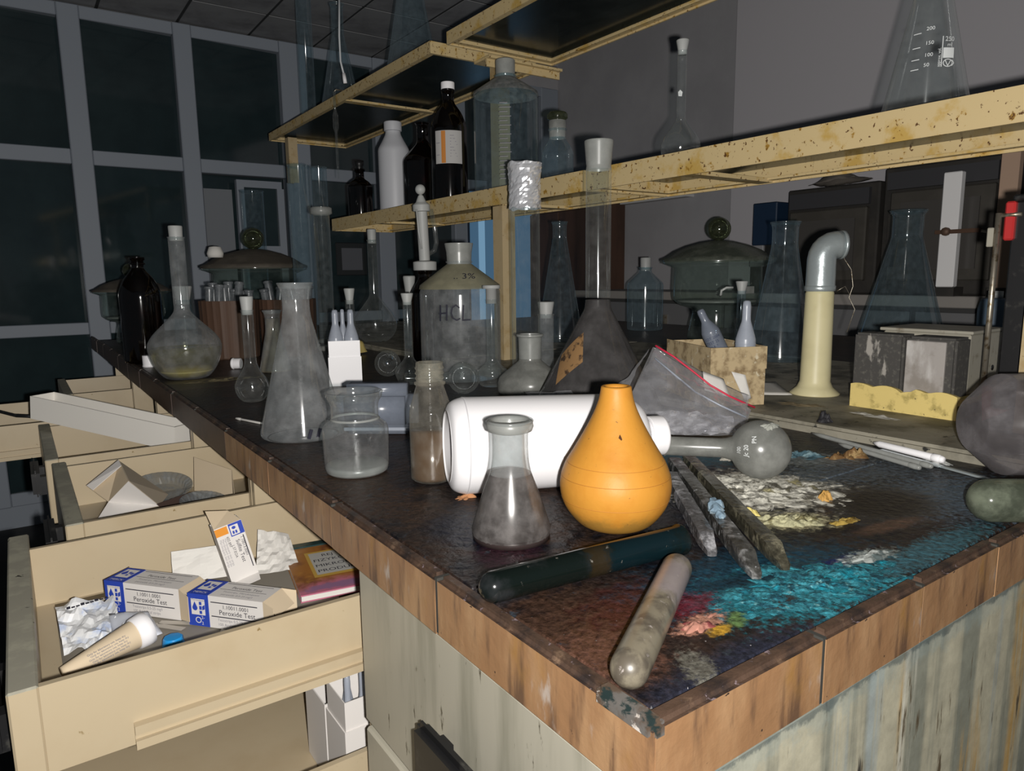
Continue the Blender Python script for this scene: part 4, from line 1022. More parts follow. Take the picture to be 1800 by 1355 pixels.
# tall cylinders and beaker behind
def cyl(name, label, loc, r, h, rr=None, mat=G_FAR, fl=None):
    o = thing(name, label, 'cylinder', loc)
    lathe('glass_body', cyl_prof(r, h, rr), mat, o, seg=28)
    lathe('foot', [(0, 0), (r * 1.25, 0), (r * 1.25, 0.006), (r * 1.02, 0.012), (0, 0.012)], G_GROUND, o, seg=28)
    if fl: lathe('flange', [(r, h - 0.022), (fl, h - 0.018), (fl, h - 0.003), (r, h - 0.001)], G_GROUND, o, seg=28)
    return o
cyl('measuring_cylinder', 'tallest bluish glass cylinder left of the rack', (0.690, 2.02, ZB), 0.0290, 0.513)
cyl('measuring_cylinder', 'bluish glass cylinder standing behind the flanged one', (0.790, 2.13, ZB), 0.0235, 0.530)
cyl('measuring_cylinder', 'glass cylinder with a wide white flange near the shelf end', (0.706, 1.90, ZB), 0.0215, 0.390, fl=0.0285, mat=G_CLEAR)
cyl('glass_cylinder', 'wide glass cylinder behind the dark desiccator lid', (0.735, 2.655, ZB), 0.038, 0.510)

# far side of the bench
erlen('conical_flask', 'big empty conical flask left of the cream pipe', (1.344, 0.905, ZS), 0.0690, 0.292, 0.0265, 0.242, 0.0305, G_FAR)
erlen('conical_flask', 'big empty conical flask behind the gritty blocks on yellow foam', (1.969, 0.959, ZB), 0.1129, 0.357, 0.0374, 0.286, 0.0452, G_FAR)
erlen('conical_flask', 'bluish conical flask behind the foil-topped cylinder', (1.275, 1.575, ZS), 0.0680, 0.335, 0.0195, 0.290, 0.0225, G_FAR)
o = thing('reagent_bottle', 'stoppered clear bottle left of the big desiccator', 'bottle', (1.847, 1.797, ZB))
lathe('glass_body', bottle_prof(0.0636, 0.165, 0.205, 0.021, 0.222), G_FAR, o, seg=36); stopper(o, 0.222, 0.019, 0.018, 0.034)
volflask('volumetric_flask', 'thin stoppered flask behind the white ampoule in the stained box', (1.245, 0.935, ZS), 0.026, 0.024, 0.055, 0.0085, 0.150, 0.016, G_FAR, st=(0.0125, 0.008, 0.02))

o = thing('plastic_canister', 'bluish plastic canister on the far bench side, left of the black column', 'canister', (1.99, 0.745, ZB))
lathe('body', fillet_prof([(0, 0), (0.034, 0), (0.036, 0.10), (0.030, 0.128), (0, 0.130)], 0.006), M('dull_blue_plastic', (0.10, 0.15, 0.21), 0.5), o, seg=28)
lathe('screw_cap', [(0, 0.13), (0.016, 0.13), (0.016, 0.146), (0, 0.147)], STOPPER, o, seg=20)

# cream pipe with chrome elbow
o = thing('vent_pipe', 'cream upright pipe with a chrome elbow on top', 'pipe', (1.005, 0.613, ZS))
lathe('pipe', [(0, 0), (0.036, 0), (0.0365, 0.002), (0.026, 0.011), (0.0222, 0.020), (0.0205, 0.155), (0.0195, 0.158), (0, 0.158)], PVC, o, seg=40)
cd = Vector((0.8175, -0.5757, 0))
el = [(0, 0, 0.1585), (0, 0, 0.165), (0, 0, 0.206)] + [tuple(cd * 0.021 * (1 - math.cos(t)) + Vector((0, 0, 0.206 + 0.021 * math.sin(t)))) for t in (0.3, 0.6, 0.9, 1.2, 1.5708)] + [tuple(cd * 0.027 + Vector((0, 0, 0.227)))]
e = tube('elbow', el, [0.0212, 0.0212, 0.0207] + [0.0205] * 6, CHROME, o, seg=30)
tube('elbow_rim', [tuple(cd * 0.0272 + Vector((0, 0, 0.227))), tuple(cd * 0.0315 + Vector((0, 0, 0.227)))], 0.0212, CHROME, e, seg=30)
lathe('collar', [(0.0205, 0.158), (0.0222, 0.159), (0.0222, 0.166), (0.0208, 0.167)], CHROME, e, seg=30)
tube('thin_wire', [tuple(cd * 0.031 + Vector((0, -0.002, 0.208))), tuple(cd * 0.046 + Vector((0, 0, 0.19))), tuple(cd * 0.050 + Vector((0, 0, 0.165))), tuple(cd * 0.045 + Vector((0, 0, 0.148))), tuple(cd * 0.055 + Vector((0, 0, 0.130))), tuple(cd * 0.045 + Vector((0, 0, 0.095)))], 0.0006, STEEL, o, seg=6)
tube('thin_wire', [tuple(cd * 0.026 + Vector((0, 0, 0.158))), tuple(cd * 0.038 + Vector((0, 0, 0.165))), tuple(cd * 0.047 + Vector((0, 0, 0.150)))], 0.0006, STEEL, o, seg=6)

# yellow foam with blocks
o = thing('foam_tray', 'worn yellow foam tray under the gritty blocks', 'tray', (0.952, 0.388, ZS))
bm = bmesh.new(); add_box(bm, (0.090, 0.069, 0.010), (0.180, 0.138, 0.020)); bmesh.ops.bevel(bm, geom=bm.edges[:], offset=0.002, segments=2, affect='EDGES')
bmobj('base', bm, FOAM, o)
n = 22; vs = []; fs = []
for i in range(n + 1):
    y = 0.138 * i / n; h = 0.030 + 0.004 * abs(math.sin(i * 0.55)) - (0.004 if 8 < i < 12 else 0)
    vs += [(-0.0005, y, 0), (-0.0005, y, h), (0.009, y, h - 0.001), (0.009, y, 0)]
for i in range(n):
    for k in range(4): fs.append((i * 4 + k, i * 4 + (k + 1) % 4, (i + 1) * 4 + (k + 1) % 4, (i + 1) * 4 + k))
fs += [(0, 1, 2, 3), (n * 4 + 3, n * 4 + 2, n * 4 + 1, n * 4)]
meshobj('front_lip', vs, fs, FOAM, o)
vs2 = [(0.138 - y if False else x, y, z) for x, y, z in vs]
boxes('side_lip', [((0.009, 0.0, 0.0), (0.125, 0.010, 0.026)), ((0.125, 0.0, 0.0), (0.180, 0.010, 0.040))], FOAM, o, bevel=0.001)
o = thing('gritty_block', 'dark gritty block streaked white, left one on the yellow foam', 'block', (0.963, 0.463, ZS + 0.0205), 0.0)
box('body', (0, 0, 0), (0.036, 0.068, 0.082), GRITTY, o, bevel=0.003, seg=2)
o = thing('gritty_block', 'dark block faced with a stained grey plate, right one on the foam', 'block', (0.963, 0.400, ZS + 0.0205), 0.0)
box('body', (0.004, 0, 0), (0.046, 0.060, 0.081), GRITTY, o, bevel=0.003, seg=2)
box('face_plate', (0.0, 0.011, -0.0003), (0.0045, 0.060, 0.076), PLATE, o, bevel=0.001)
o = thing('metal_box', 'grey painted metal box with a hole behind the blocks on the foam', 'box', (1.030, 0.410, ZS + 0.0205))
box('body', (0, 0, 0), (0.10, 0.115, 0.082), GREYMETAL, o, bevel=0.002)
box('top_plate', (-0.004, -0.004, 0.0822), (0.104, 0.119, 0.0865), GREYMETAL, o, bevel=0.001)
lathe('bolt_hole', [(0, 0.0006), (0.004, 0.0006), (0.004, 0)], BLACK_P, o, (0.075, -0.0003, 0.032), seg=14).rotation_euler = (PI / 2, 0, 0)
sheet('paper_sheet', [(0.93, 0.66, ZS + 0.001), (0.965, 0.625, ZS + 0.001), (1.06, 0.72, ZS + 0.001), (1.0, 0.80, ZS + 0.001)], PAPER, (6, 6), 0.0006, 30, 4)
tag(bpy.data.objects['paper_sheet'], 'white sheet of paper lying left of the cream pipe', 'paper')

# black column with red caps at the frame edge
o = thing('column_stand', 'black upright column with red end caps and side rods', 'stand', (1.005, 0.350, ZS))
box('column', (-0.012, -0.020, 0.02), (0.020, 0.012, 0.268), BLACK_P, o, bevel=0.002)
box('column', (-0.004, -0.066, 0.02), (0.028, -0.036, 0.268), BLACK_P, o, bevel=0.002)
box('base', (-0.02, -0.075, 0.0), (0.035, 0.02, 0.0195), BLACK_P, o, bevel=0.003)
for y in (-0.004, -0.050):
    for s in (-1, 1):
        box('red_cap', (-0.019, y + s * 0.0165 - 0.0055, 0.222), (0.0, y + s * 0.0165 + 0.0055, 0.268), RED_P, o, bevel=0.002)
boxes('top_cap', [((-0.013, -0.021, 0.2685), (0.021, 0.013, 0.276)), ((-0.005, -0.067, 0.2685), (0.029, -0.035, 0.276))], BLACK_P, o, bevel=0.002)
meshobj('red_foot', [(-0.02, 0.022, 0.045), (-0.02, 0.010, 0.045), (-0.02, 0.010, 0.018), (-0.02, -0.010, 0.018), (-0.02, 0.018, -0.0), (-0.028, 0.022, 0.045), (-0.028, 0.010, 0.045), (-0.028, 0.010, 0.018), (-0.028, -0.010, 0.018), (-0.028, 0.018, 0.0)],
        [(0, 1, 2, 3, 4), (9, 8, 7, 6, 5), (0, 5, 6, 1), (1, 6, 7, 2), (2, 7, 8, 3), (3, 8, 9, 4), (4, 9, 5, 0)], RED_P, o)
tube('side_rod', [(-0.018, 0.024, 0.04), (-0.018, 0.024, 0.255)], 0.0034, STEEL, o, seg=12)
tube('side_rod', [(-0.018, -0.026, 0.04), (-0.018, -0.026, 0.255)], 0.0034, STEEL, o, seg=12)
tube('cross_rod', [(-0.018, 0.024, 0.043), (-0.018, -0.060, 0.043)], 0.0025, CHROME, o)
tube('cross_rod', [(-0.018, 0.024, 0.252), (-0.018, 0.0, 0.252)], 0.0025, STEEL, o)
box('clip', (-0.022, 0.027, 0.215), (-0.010, 0.034, 0.238), GREYMETAL, o, bevel=0.001)

# lying glass at the frame edge
o = thing('glass_bottle', 'smoky glass vessel lying on its side at the bench edge below the column', 'bottle')
upframe(o, (0.752, 0.292, ZB + 0.0505), (0.80, -0.60, 0.0))
lathe('glass_body', fillet_prof([(0, 0.001), (0.026, 0.0), (0.0495, 0.028), (0.0495, 0.11), (0.02, 0.135), (0.02, 0.16)], 0.0015), glass('smoky_glass', tint=(0.6, 0.57, 0.57), dust=0.36, dcol=(0.27, 0.255, 0.265), edge=0.45, rough=0.15, nscale=25), o, seg=40)
o = thing('test_tube', 'greenish round-ended tube lying at the near right bench edge', 'tube')
upframe(o, (0.6215, 0.2225, ZB + 0.0178), (0.78, -0.62, 0.0))
def tt_prof(r, L, n=8):
    return [(0, -r)] + [(r * math.sin(PI / 2 * k / n), -r * math.cos(PI / 2 * k / n)) for k in range(1, n + 1)] + [(r, L - 0.002), (r * 1.12, L - 0.001), (r * 1.12, L), (r * 0.9, L), (r * 0.9, L - 0.004)]
lathe('glass_body', tt_prof(0.0172, 0.10), glass('green_grey_glass', tint=(0.4, 0.45, 0.4), dust=0.62, dcol=(0.15, 0.17, 0.125), edge=0.3, rough=0.14), o, seg=36)

# test tubes and caked rods in front
o = thing('test_tube', 'dark green-black test tube lying across the front of the bench', 'tube')
frame(o, (0.2245, 0.3420, ZB + 0.0105), (0.1500, -0.0155, 0))
T = lathe('glass_body', tt_prof(0.0100, 0.152), TT_DARK, o, seg=30); T.rotation_euler = (0, PI / 2, 0)
o = thing('test_tube', 'grey caked test tube pointing at the near bench corner', 'tube')
L = Vector((0.345, 0.300, ZB + 0.0102)) - Vector((0.2275, 0.2275, ZB + 0.0102))
frame(o, (0.2275, 0.2275, ZB + 0.0102), L)
T = lathe('glass_body', [(0, -0.0098)] + [(0.0098 * math.sin(PI / 2 * k / 8), -0.0098 * math.cos(PI / 2 * k / 8)) for k in range(1, 9)] + [(0.0098, L.length - 0.012)] + [(0.0098 * math.cos(PI / 2 * k / 8), L.length - 0.012 + 0.0098 * math.sin(PI / 2 * k / 8)) for k in range(1, 9)], TT_GREY, o, seg=30); T.rotation_euler = (0, PI / 2, 0)
def square_tube(label, a, b, w, h, mat=CUV):
    """square glass tube drawn to an oblique point at its near end, caked with dried matter"""
    A = Vector((a[0], a[1], ZB + h / 2 + 0.0003)); B = Vector((b[0], b[1], ZB + h / 2 + 0.0003))
    o = thing('square_glass_tube', label, 'tube')
    frame(o, A, B - A); Ln = (B - A).length
    N = 60; vs = []; fs = []; m = 12
    for i in range(N + 1):
        x = Ln * i / N
        tip = max(0.0, (x - (Ln - 0.022)) / 0.022)
        for k in range(m):
            t = 2 * PI * (k + 0.5) / m
            c, q = math.cos(t), math.sin(t); sc = 1 / max(abs(c), abs(q)) ** 0.75
            lump = 1 + 0.045 * mnoise.noise(Vector((x * 160, c * 2, q * 2 + a[0] * 50))) + 0.035 * mnoise.noise(Vector((x * 420, c * 4, q * 4)))
            y = c * sc * w / 2 * lump * (1 - 0.45 * tip); z = q * sc * h / 2 * (lump if q > 0 else 1)
            if tip > 0 and z > 0: z = z * (1 - 1.75 * tip)
            z = max(z, -h / 2)
            vs.append((x, y, z))
    for i in range(N):
        for k in range(m): fs.append((i * m + k, i * m + (k + 1) % m, (i + 1) * m + (k + 1) % m, (i + 1) * m + k))
    fs.append(tuple(reversed(range(m)))); fs.append(tuple(range(N * m, N * m + m)))
    meshobj('body', vs, fs, mat, o)
    return o
square_tube('short pale caked square tube, nearest the orange bulb', (0.500, 0.449), (0.388, 0.308), 0.0125, 0.0115, M('pale_caked_tube', (0.10, 0.10, 0.105), 0.22, spec=0.7, bump=(160, 0.4, 0.002), grain=(200, 0.4, 1.5), layers=[('n', (0.34, 0.34, 0.36), 50, 0.46, 0.64), ('n', (0.05, 0.05, 0.05), 60, 0.58, 0.68)]))
square_tube('caked square tube with a blue crust, middle of three', (0.541, 0.481), (0.381, 0.266), 0.0125, 0.012)
square_tube('brownish caked square tube, rightmost of the three', (0.560, 0.478), (0.408, 0.263), 0.0125, 0.012, M('olive_caked_tube', (0.06, 0.056, 0.04), 0.22, spec=0.7, bump=(160, 0.4, 0.002), grain=(200, 0.4, 1.6), layers=[('n', (0.20, 0.185, 0.13), 50, 0.5, 0.66), ('n', (0.03, 0.03, 0.025), 60, 0.56, 0.68)]))
o = thing('crystal_clump', 'blue-grey crystal clump stuck on the middle square tube', 'residue', (0, 0, 0))
for k, (x, y, z, r) in enumerate(((0.443, 0.350, 0.0148, 0.006), (0.437, 0.344, 0.0150, 0.005), (0.450, 0.358, 0.0145, 0.0045), (0.432, 0.336, 0.0138, 0.004))):
    bm = bmesh.new(); bmesh.ops.create_icosphere(bm, subdivisions=2, radius=r)
    for v in bm.verts: v.co *= 1 + 0.5 * mnoise.noise(v.co * 500 + Vector((k, k, k)))
    bmobj('crystal', bm, M('blue_grey_crystal', (0.17, 0.25, 0.32), 0.6, layers=[('n', (0.34, 0.42, 0.46), 150, 0.5, 0.7)]) if k == 0 else bpy.data.materials['blue_grey_crystal'], o, (x, y, ZB + z))

o = lying_flask('volumetric_flask', 'grime-coated flask with white print lying on its side, neck towards the white bottle', (0.580, 0.407, ZB + 0.0292), (-0.625, 0.78, -0.012), 0.0288, 0.0095, 0.092, G_GREY)
def lens(o, rows, mat):
    pass
cvec = Vector((0.8175, -0.5757, 0)); ax = Vector((-0.625, 0.78, 0)).normalized()
inv = o.matrix_world.inverted()
P = Print().text('100', -0.011, 0.004, 0.0065).text('Jc 20', -0.012, -0.004, 0.0065).text('PN', 0.002, -0.0115, 0.006)
vs = []
rdir = Vector((-0.583, -0.411, 0.16)).normalized()
side = ax.cross(rdir).normalized(); rad = side.cross(ax).normalized()
if rad.dot(rdir) < 0: rad = -rad
# print runs round the bulb, read from the base side
for a_, b_ in P.v:
    la = (0.017 + b_) / 0.0292; lo = (a_ + 0.004) / 0.0292
    d = ax * math.sin(la) + (rad * math.cos(lo) + Vector((0, 0, 1)).cross(ax).normalized() * 0 + ax.cross(rad) * math.sin(lo)) * math.cos(la)
    vs.append(inv @ (Vector((0.580, 0.407, ZB + 0.0292)) + d * 0.0292))
meshobj('lettering', vs, P.f, WHITE_INK, o)
vf_lying = o
o2 = crust('flake', (0, 0, 0), 0.010, 0.006, 0, 0.003, M('chalky_flake', (0.36, 0.37, 0.33), 0.9), 21)
nn = (rdir * 0.4 + Vector((0.25, -0.2, 0.9))).normalized()
del o2['category']; o2.parent = vf_lying; bpy.context.view_layer.update()
upframe(o2, (0, 0, 0), nn); m_ = o2.matrix_world.copy(); m_.translation = Vector((0.580, 0.407, ZB + 0.0292)) + nn * 0.0282; o2.matrix_parent_inverse = Matrix.Identity(4); o2.matrix_basis = vf_lying.matrix_world.inverted() @ m_

def rod(name, label, a, b, r, mat, cat='rod'):
    o = thing(name, label, cat); A = Vector(a); B = Vector(b); frame(o, A, B - A); L = (B - A).length
    T = lathe('shaft', [(0, 0), (r * 0.7, 0), (r, r * 0.5), (r, L * 0.9), (r * 0.45, L), (0, L)], mat, o, seg=16); T.rotation_euler = (0, PI / 2, 0)
    lathe('end_cap', [(r, 0.004), (r * 1.18, 0.005), (r * 1.18, 0.012), (r, 0.013)], mat, T, seg=16)
    return o
rod('white_rod', 'white plastic rod along the ledge behind the smoky vessel', (0.772, 0.322, ZB + 0.0050), (0.790, 0.405, ZB + 0.0050), 0.0038, WHITE)
rod('glass_rod', 'long thin glass rod lying along the ledge', (0.742, 0.320, ZB + 0.0036), (0.786, 0.480, ZB + 0.0036), 0.0026, G_GROUND)
rod('glass_rod', 'shorter glass rod in front of the long one', (0.728, 0.325, ZB + 0.0034), (0.760, 0.430, ZB + 0.0034), 0.0025, G_GROUND)
o = thing('spatula', 'flat steel spatula blade beside the white rod', 'spatula'); frame(o, (0.757, 0.318, ZB + 0.0016), (0.024, 0.09, 0))
box('blade', (0, -0.004, -0.0008), (0.075, 0.004, 0.0008), CHROME, o, bevel=0.0005); box('shank', (-0.05, -0.002, -0.0008), (0, 0.002, 0.0012), CHROME, o)

# stained cardboard box with two ampoules, clear zip bag
rz = -0.42
o = thing('cardboard_box', 'stained old cardboard box with two ampoules, behind the zip bag', 'box', (0.790, 0.640, ZS), rz)
w_, d_, h_, t_ = 0.084, 0.150, 0.082, 0.0022
boxes('carton', [((0, 0, 0), (w_, t_, h_)), ((0, d_ - t_, 0), (w_, d_, h_)), ((0, t_, 0), (t_, d_ - t_, h_)), ((w_ - t_, t_, 0), (w_, d_ - t_, h_)), ((t_, t_, 0), (w_ - t_, d_ - t_, t_))], CARD_OLD, o)
boxes('lid_band', [((-0.0012, -0.0012, 0.052), (w_ + 0.0012, -0.0001, h_ + 0.002)), ((-0.0012, 0, 0.052), (-0.0001, d_, h_ + 0.002)), ((w_ + 0.0001, 0, 0.052), (w_ + 0.0012, d_, h_ + 0.002))], CARD_OLD, o)
sheet('torn_flap', [(0.030, -0.003, 0.050), (0.050, -0.005, 0.045), (0.062, -0.004, 0.010), (0.052, -0.002, 0.008)], PAPER, (5, 5), 0.002, 80, 6, o)
def in_box(u, v, z):
    return Vector((0.790, 0.640, ZS + z)) + Vector((math.cos(rz) * u - math.sin(rz) * v, math.sin(rz) * u + math.cos(rz) * v, 0))
ampoule('ampoule', 'upright white plastic ampoule at the right of the stained cardboard box', in_box(0.064, 0.022, 0.036), 0.112, 0.0142)
o = ampoule('ampoule', 'leaning grey plastic ampoule with printed label in the stained cardboard box', in_box(0.040, 0.050, 0.070), 0.072, 0.0135, mat=PE_GREY, tilt=(-0.35, -0.30, 0.2))
P = Print()
for k in range(4): P.text(['LOT 2004', 'TEST 25', 'pH 4-7', 'EXP'][k], -0.012, 0.026 - 0.0065 * k, 0.0058)
P.wrap('lettering', 0.0137, facing(0.82, 0.66) - 0.2, M('dark_blue_ink', (0.03, 0.04, 0.09), 0.7), o)

bag = thing('zip_bag', 'clear zip bag with red strip slumped against the cardboard box', 'bag')
sheet('front_film', [(0.580, 0.615, 0.9065), (0.700, 0.515, 0.9065), (0.765, 0.553, 0.925), (0.690, 0.655, 1.004)], BAGM, (44, 44), 0.0065, 46, 1, bag, 0.0004, sag=0.012)
sheet('back_film', [(0.592, 0.632, 0.9065), (0.712, 0.525, 0.9065), (0.772, 0.562, 0.940), (0.712, 0.668, 1.002)], BAGM, (24, 24), 0.005, 36, 5, bag, 0.0004)
sheet('side_film', [(0.600, 0.712, 0.9075), (0.585, 0.640, 0.9075), (0.690, 0.662, 1.001), (0.655, 0.672, 0.96)], BAGM, (24, 24), 0.005, 46, 8, bag, 0.0004)
sheet('tail_film', [(0.583, 0.800, 0.935), (0.572, 0.700, 0.9075), (0.585, 0.650, 0.9075), (0.600, 0.715, 0.945)], BAGM, (20, 20), 0.004, 46, 9, bag, 0.0004)
sheet('crumpled_base', [(0.585, 0.622, 0.9070), (0.695, 0.522, 0.9070), (0.722, 0.548, 0.922), (0.625, 0.640, 0.930)], glass('bag_fold_film', tint=(0.9, 0.9, 0.92), dust=0.42, dcol=(0.80, 0.80, 0.82), edge=0.4, rough=0.2, nscale=70, patch=0.8), (30, 16), 0.005, 60, 21, bag, 0.0004, crease=True)
tube('red_strip', [(0.689, 0.650, 1.0055), (0.700, 0.628, 0.992), (0.713, 0.603, 0.972), (0.722, 0.585, 0.957), (0.738, 0.566, 0.943), (0.7655, 0.548, 0.928)], 0.0013, M('red_strip_film', (0.62, 0.03, 0.07), 0.45), bag)
tube('clear_seal', [(0.680, 0.642, 0.990), (0.688, 0.612, 0.969), (0.694, 0.585, 0.951), (0.705, 0.555, 0.937), (0.73, 0.535, 0.922)], 0.0012, PE, bag)
sheet('paper_inside', [(0.720, 0.592, 0.950), (0.745, 0.570, 0.940), (0.752, 0.588, 0.962), (0.731, 0.605, 0.972)], PAPER, (5, 5), 0.001, 30, 2, bag)

# spilled and dried matter
crust('crust', (0.545, 0.385, ZB), 0.085, 0.062, -38, 0.0030, M('yellowish_white_crust', (0.82, 0.80, 0.70), 0.6, bump=(200, 0.5, 0.002), grain=(180, 0.4, 1.25), layers=[('n', (0.16, 0.15, 0.12), 60, 0.50, 0.60), ('n', (0.55, 0.50, 0.26), 30, 0.58, 0.70)]), 1, 'broad whitish-yellow crust in the middle of the bench', n=80, rag=0.55, thr=0.02, freq=75)
crust('crust', (0.498, 0.318, ZB), 0.030, 0.016, -30, 0.006, M('pale_yellow_crust', (0.55, 0.53, 0.33), 0.35, grain=(200, 0.4, 1.2), layers=[('n', (0.20, 0.18, 0.09), 90, 0.5, 0.62)]), 2, 'thick pale yellow crust beside the square tubes', n=40)
crust('crust', (0.530, 0.292, ZB), 0.020, 0.007, -12, 0.007, M('amber_resin', (0.40, 0.28, 0.07), 0.15, spec=0.8, layers=[('n', (0.20, 0.13, 0.03), 120, 0.5, 0.62)]), 3, 'glossy amber resin blob at the end of the white crust', n=26)
crust('crust', (0.572, 0.333, ZB), 0.008, 0.006, 20, 0.012, M('orange_flake', (0.48, 0.27, 0.07), 0.7), 4, 'small upright orange flake on the white crust', n=14, rag=0.8)
crust('crust', (0.721, 0.400, ZB), 0.024, 0.012, -40, 0.012, M('rust_brown_lump', (0.16, 0.085, 0.03), 0.8, layers=[('n', (0.34, 0.23, 0.10), 70, 0.5, 0.65)]), 5, 'rust-brown crumbly lump near the ledge', n=30, rag=0.6)
crust('crust', (0.779, 0.332, ZB), 0.020, 0.006, 70, 0.005, M('white_powder', (0.55, 0.56, 0.54), 0.9), 6, 'small heap of white powder by the glass rods', n=22, rag=0.6)
crust('crust', (0.476, 0.243, ZB), 0.026, 0.008, -12, 0.003, M('grey_white_crust', (0.40, 0.43, 0.41), 0.7, layers=[('n', (0.10, 0.13, 0.13), 60, 0.5, 0.6)]), 7, 'grey-white crust with teal rim near the end edge', n=34, rag=0.6)
crust('crust', (0.630, 0.520, ZB), 0.055, 0.022, -35, 0.0045, M('teal_crystals', (0.05, 0.17, 0.22), 0.6, layers=[('n', (0.22, 0.36, 0.40), 90, 0.52, 0.66), ('n', (0.01, 0.03, 0.05), 60, 0.55, 0.66)]), 8, 'teal crystal crust under the neck of the lying flask', n=60, rag=0.6, thr=-0.05, freq=90)
crust('crust', (0.687, 0.432, ZB), 0.032, 0.015, -35, 0.005, M('blue_grey_crust', (0.06, 0.12, 0.15), 0.7, layers=[('n', (0.20, 0.30, 0.33), 90, 0.5, 0.66)]), 9, 'blue-grey crust right of the lying flask bulb', n=34, rag=0.5)
crust('crust', (0.399, 0.241, ZB), 0.075, 0.034, -14, 0.0020, M('turquoise_crust', (0.030, 0.20, 0.25), 0.75, bump=(300, 0.6, 0.002), grain=(220, 0.3, 1.7), layers=[('n', (0.010, 0.07, 0.10), 80, 0.46, 0.58), ('n', (0.16, 0.36, 0.38), 130, 0.58, 0.68), ('n', (0.01, 0.27, 0.36), 40, 0.55, 0.68)]), 10, 'bright turquoise crust near the end edge of the bench', n=90, rag=0.6, thr=-0.08, freq=110)
crust('crust', (0.306, 0.249, ZB), 0.016, 0.008, 5, 0.004, M('pink_crust', (0.42, 0.20, 0.15), 0.6, layers=[('n', (0.20, 0.05, 0.05), 80, 0.5, 0.62)]), 11, 'pinkish orange crust right of the grey test tube', n=26, rag=0.6)
crust('crust', (0.319, 0.532, ZB), 0.012, 0.007, 0, 0.0045, M('orange_crumbs', (0.42, 0.20, 0.09), 0.9), 12, 'orange crumbs under the end of the white bottle', n=24, rag=0.7)
crust('crust', (0.486, 0.347, ZB), 0.009, 0.005, -40, 0.007, M('yellow_crumb', (0.62, 0.52, 0.17), 0.7), 13, 'bright yellow crumb beside the brownish square tube', n=18, rag=0.7)
crust('crust', (0.822, 0.484, ZS), 0.013, 0.011, 0, 0.014, M('black_lump', (0.025, 0.024, 0.028), 0.6, layers=[('n', (0.09, 0.09, 0.11), 200, 0.55, 0.7)]), 14, 'black knobbly lump on the ledge in front of the pipe', n=26, rag=0.3)
crust('crust', (0.905, 0.465, ZS), 0.010, 0.045, -8, 0.0025, M('white_scale', (0.50, 0.48, 0.42), 0.9), 15, 'white scale along the foot of the yellow foam', n=30, rag=0.6)
crust('crust', (0.905, 0.57, ZS), 0.018, 0.035, 20, 0.002, M('tan_stain', (0.24, 0.19, 0.11), 0.9), 16, 'tan ring of residue in front of the cream pipe', n=30, rag=0.4)
crust('crust', (0.616, 0.470, ZB), 0.012, 0.008, -30, 0.006, M('chalk_crumb', (0.44, 0.42, 0.36), 0.9), 17, 'chalky crumb below the bulb of the lying flask', n=20, rag=0.7)
crust('crust', (0.335, 1.475, ZB), 0.085, 0.022, 0, 0.003, M('straw_powder', (0.20, 0.165, 0.09), 0.9, layers=[('n', (0.05, 0.04, 0.03), 60, 0.5, 0.62)]), 18, 'straw-coloured powder in front of the big volumetric flask', n=44, rag=0.5)

def cap(label, loc, r, h, rot=(0, 0, 0), mat=WHITE):
    o = thing('bottle_cap', label, 'cap', loc, rot=rot)
    lathe('shell', fillet_prof([(0, 0), (r, 0), (r, h), (0, h)], 0.001), mat, o, seg=24)
    lathe('skirt_ring', [(r, 0.001), (r * 1.06, 0.001), (r * 1.06, 0.004), (r, 0.004)], mat, o, seg=24)
cap('white cap standing between the amber bottle and the big volumetric flask', (0.243, 1.815, ZB), 0.0145, 0.027)
cap('white cap on its side left of the cloudy flask', (0.385, 1.640, ZB + 0.0125), 0.0118, 0.020, (0, PI / 2, -0.6))
rod('white_stick', 'thin white stick lying left of the large conical flask', (0.244, 1.040, ZB + 0.0018), (0.264, 0.978, ZB + 0.0018), 0.0016, PAPER, 'stick')

# ------------------------------------------------------------------ on the rack shelves
ZM = 1.2835
o = thing('plastic_bottle', 'white plastic bottle on the middle shelf behind the brown bottles', 'bottle', (0.970, 1.983, ZM))
lathe('body', round_bottle_prof(0.0464, 0.175, 0.232, 0.022, 0.243, 0.022), M('dim_white_plastic', (0.52, 0.53, 0.56), 0.45), o, seg=36)
lathe('screw_cap', fillet_prof([(0, 0.2435), (0.0262, 0.2435), (0.0262, 0.268), (0.024, 0.27), (0, 0.27)], 0.001), bpy.data.materials['dim_white_plastic'], o, seg=30)
o = thing('amber_bottle', 'wide brown bottle with open neck, between the white and labelled bottles', 'bottle', (0.995, 1.846, ZM))
lathe('glass_body', bottle_prof(0.0590, 0.145, 0.192, 0.0165, 0.245, 0.0205), G_AMBER, o, seg=36)
lathe('dark_contents', [(0, 0.002), (0.057, 0.003), (0.057, 0.145), (0.02, 0.188), (0, 0.188)], M('dark_brown_contents', (0.03, 0.013, 0.007), 0.3), o)
o = thing('amber_bottle', 'tall brown bottle with white cap and orange-striped label', 'bottle', (0.930, 1.587, ZM))
lathe('glass_body', round_bottle_prof(0.0451, 0.165, 0.240, 0.0148, 0.272, 0.0165), G_AMBER, o, seg=40)
lathe('dark_contents', [(0, 0.002), (0.0435, 0.003), (0.0435, 0.165), (0.014, 0.238), (0.012, 0.265), (0, 0.265)], bpy.data.materials['black_brown_contents'], o)
lathe('screw_cap', fillet_prof([(0, 0.2725), (0.0170, 0.2725), (0.0170, 0.289), (0, 0.29)], 0.001), WHITE, o, seg=24)
a = facing(0.93, 1.587)
LB = M('dull_label_paper', (0.46, 0.45, 0.44), 0.8)
Print().rect(-0.037, 0.090, 0.034, 0.168, 16).wrap('label', 0.0453, a, LB, o)
Print().rect(-0.020, 0.091, -0.009, 0.167, 3).wrap('orange_stripe', 0.0457, a, M('dull_orange', (0.55, 0.21, 0.04), 0.7), o)
P = Print()
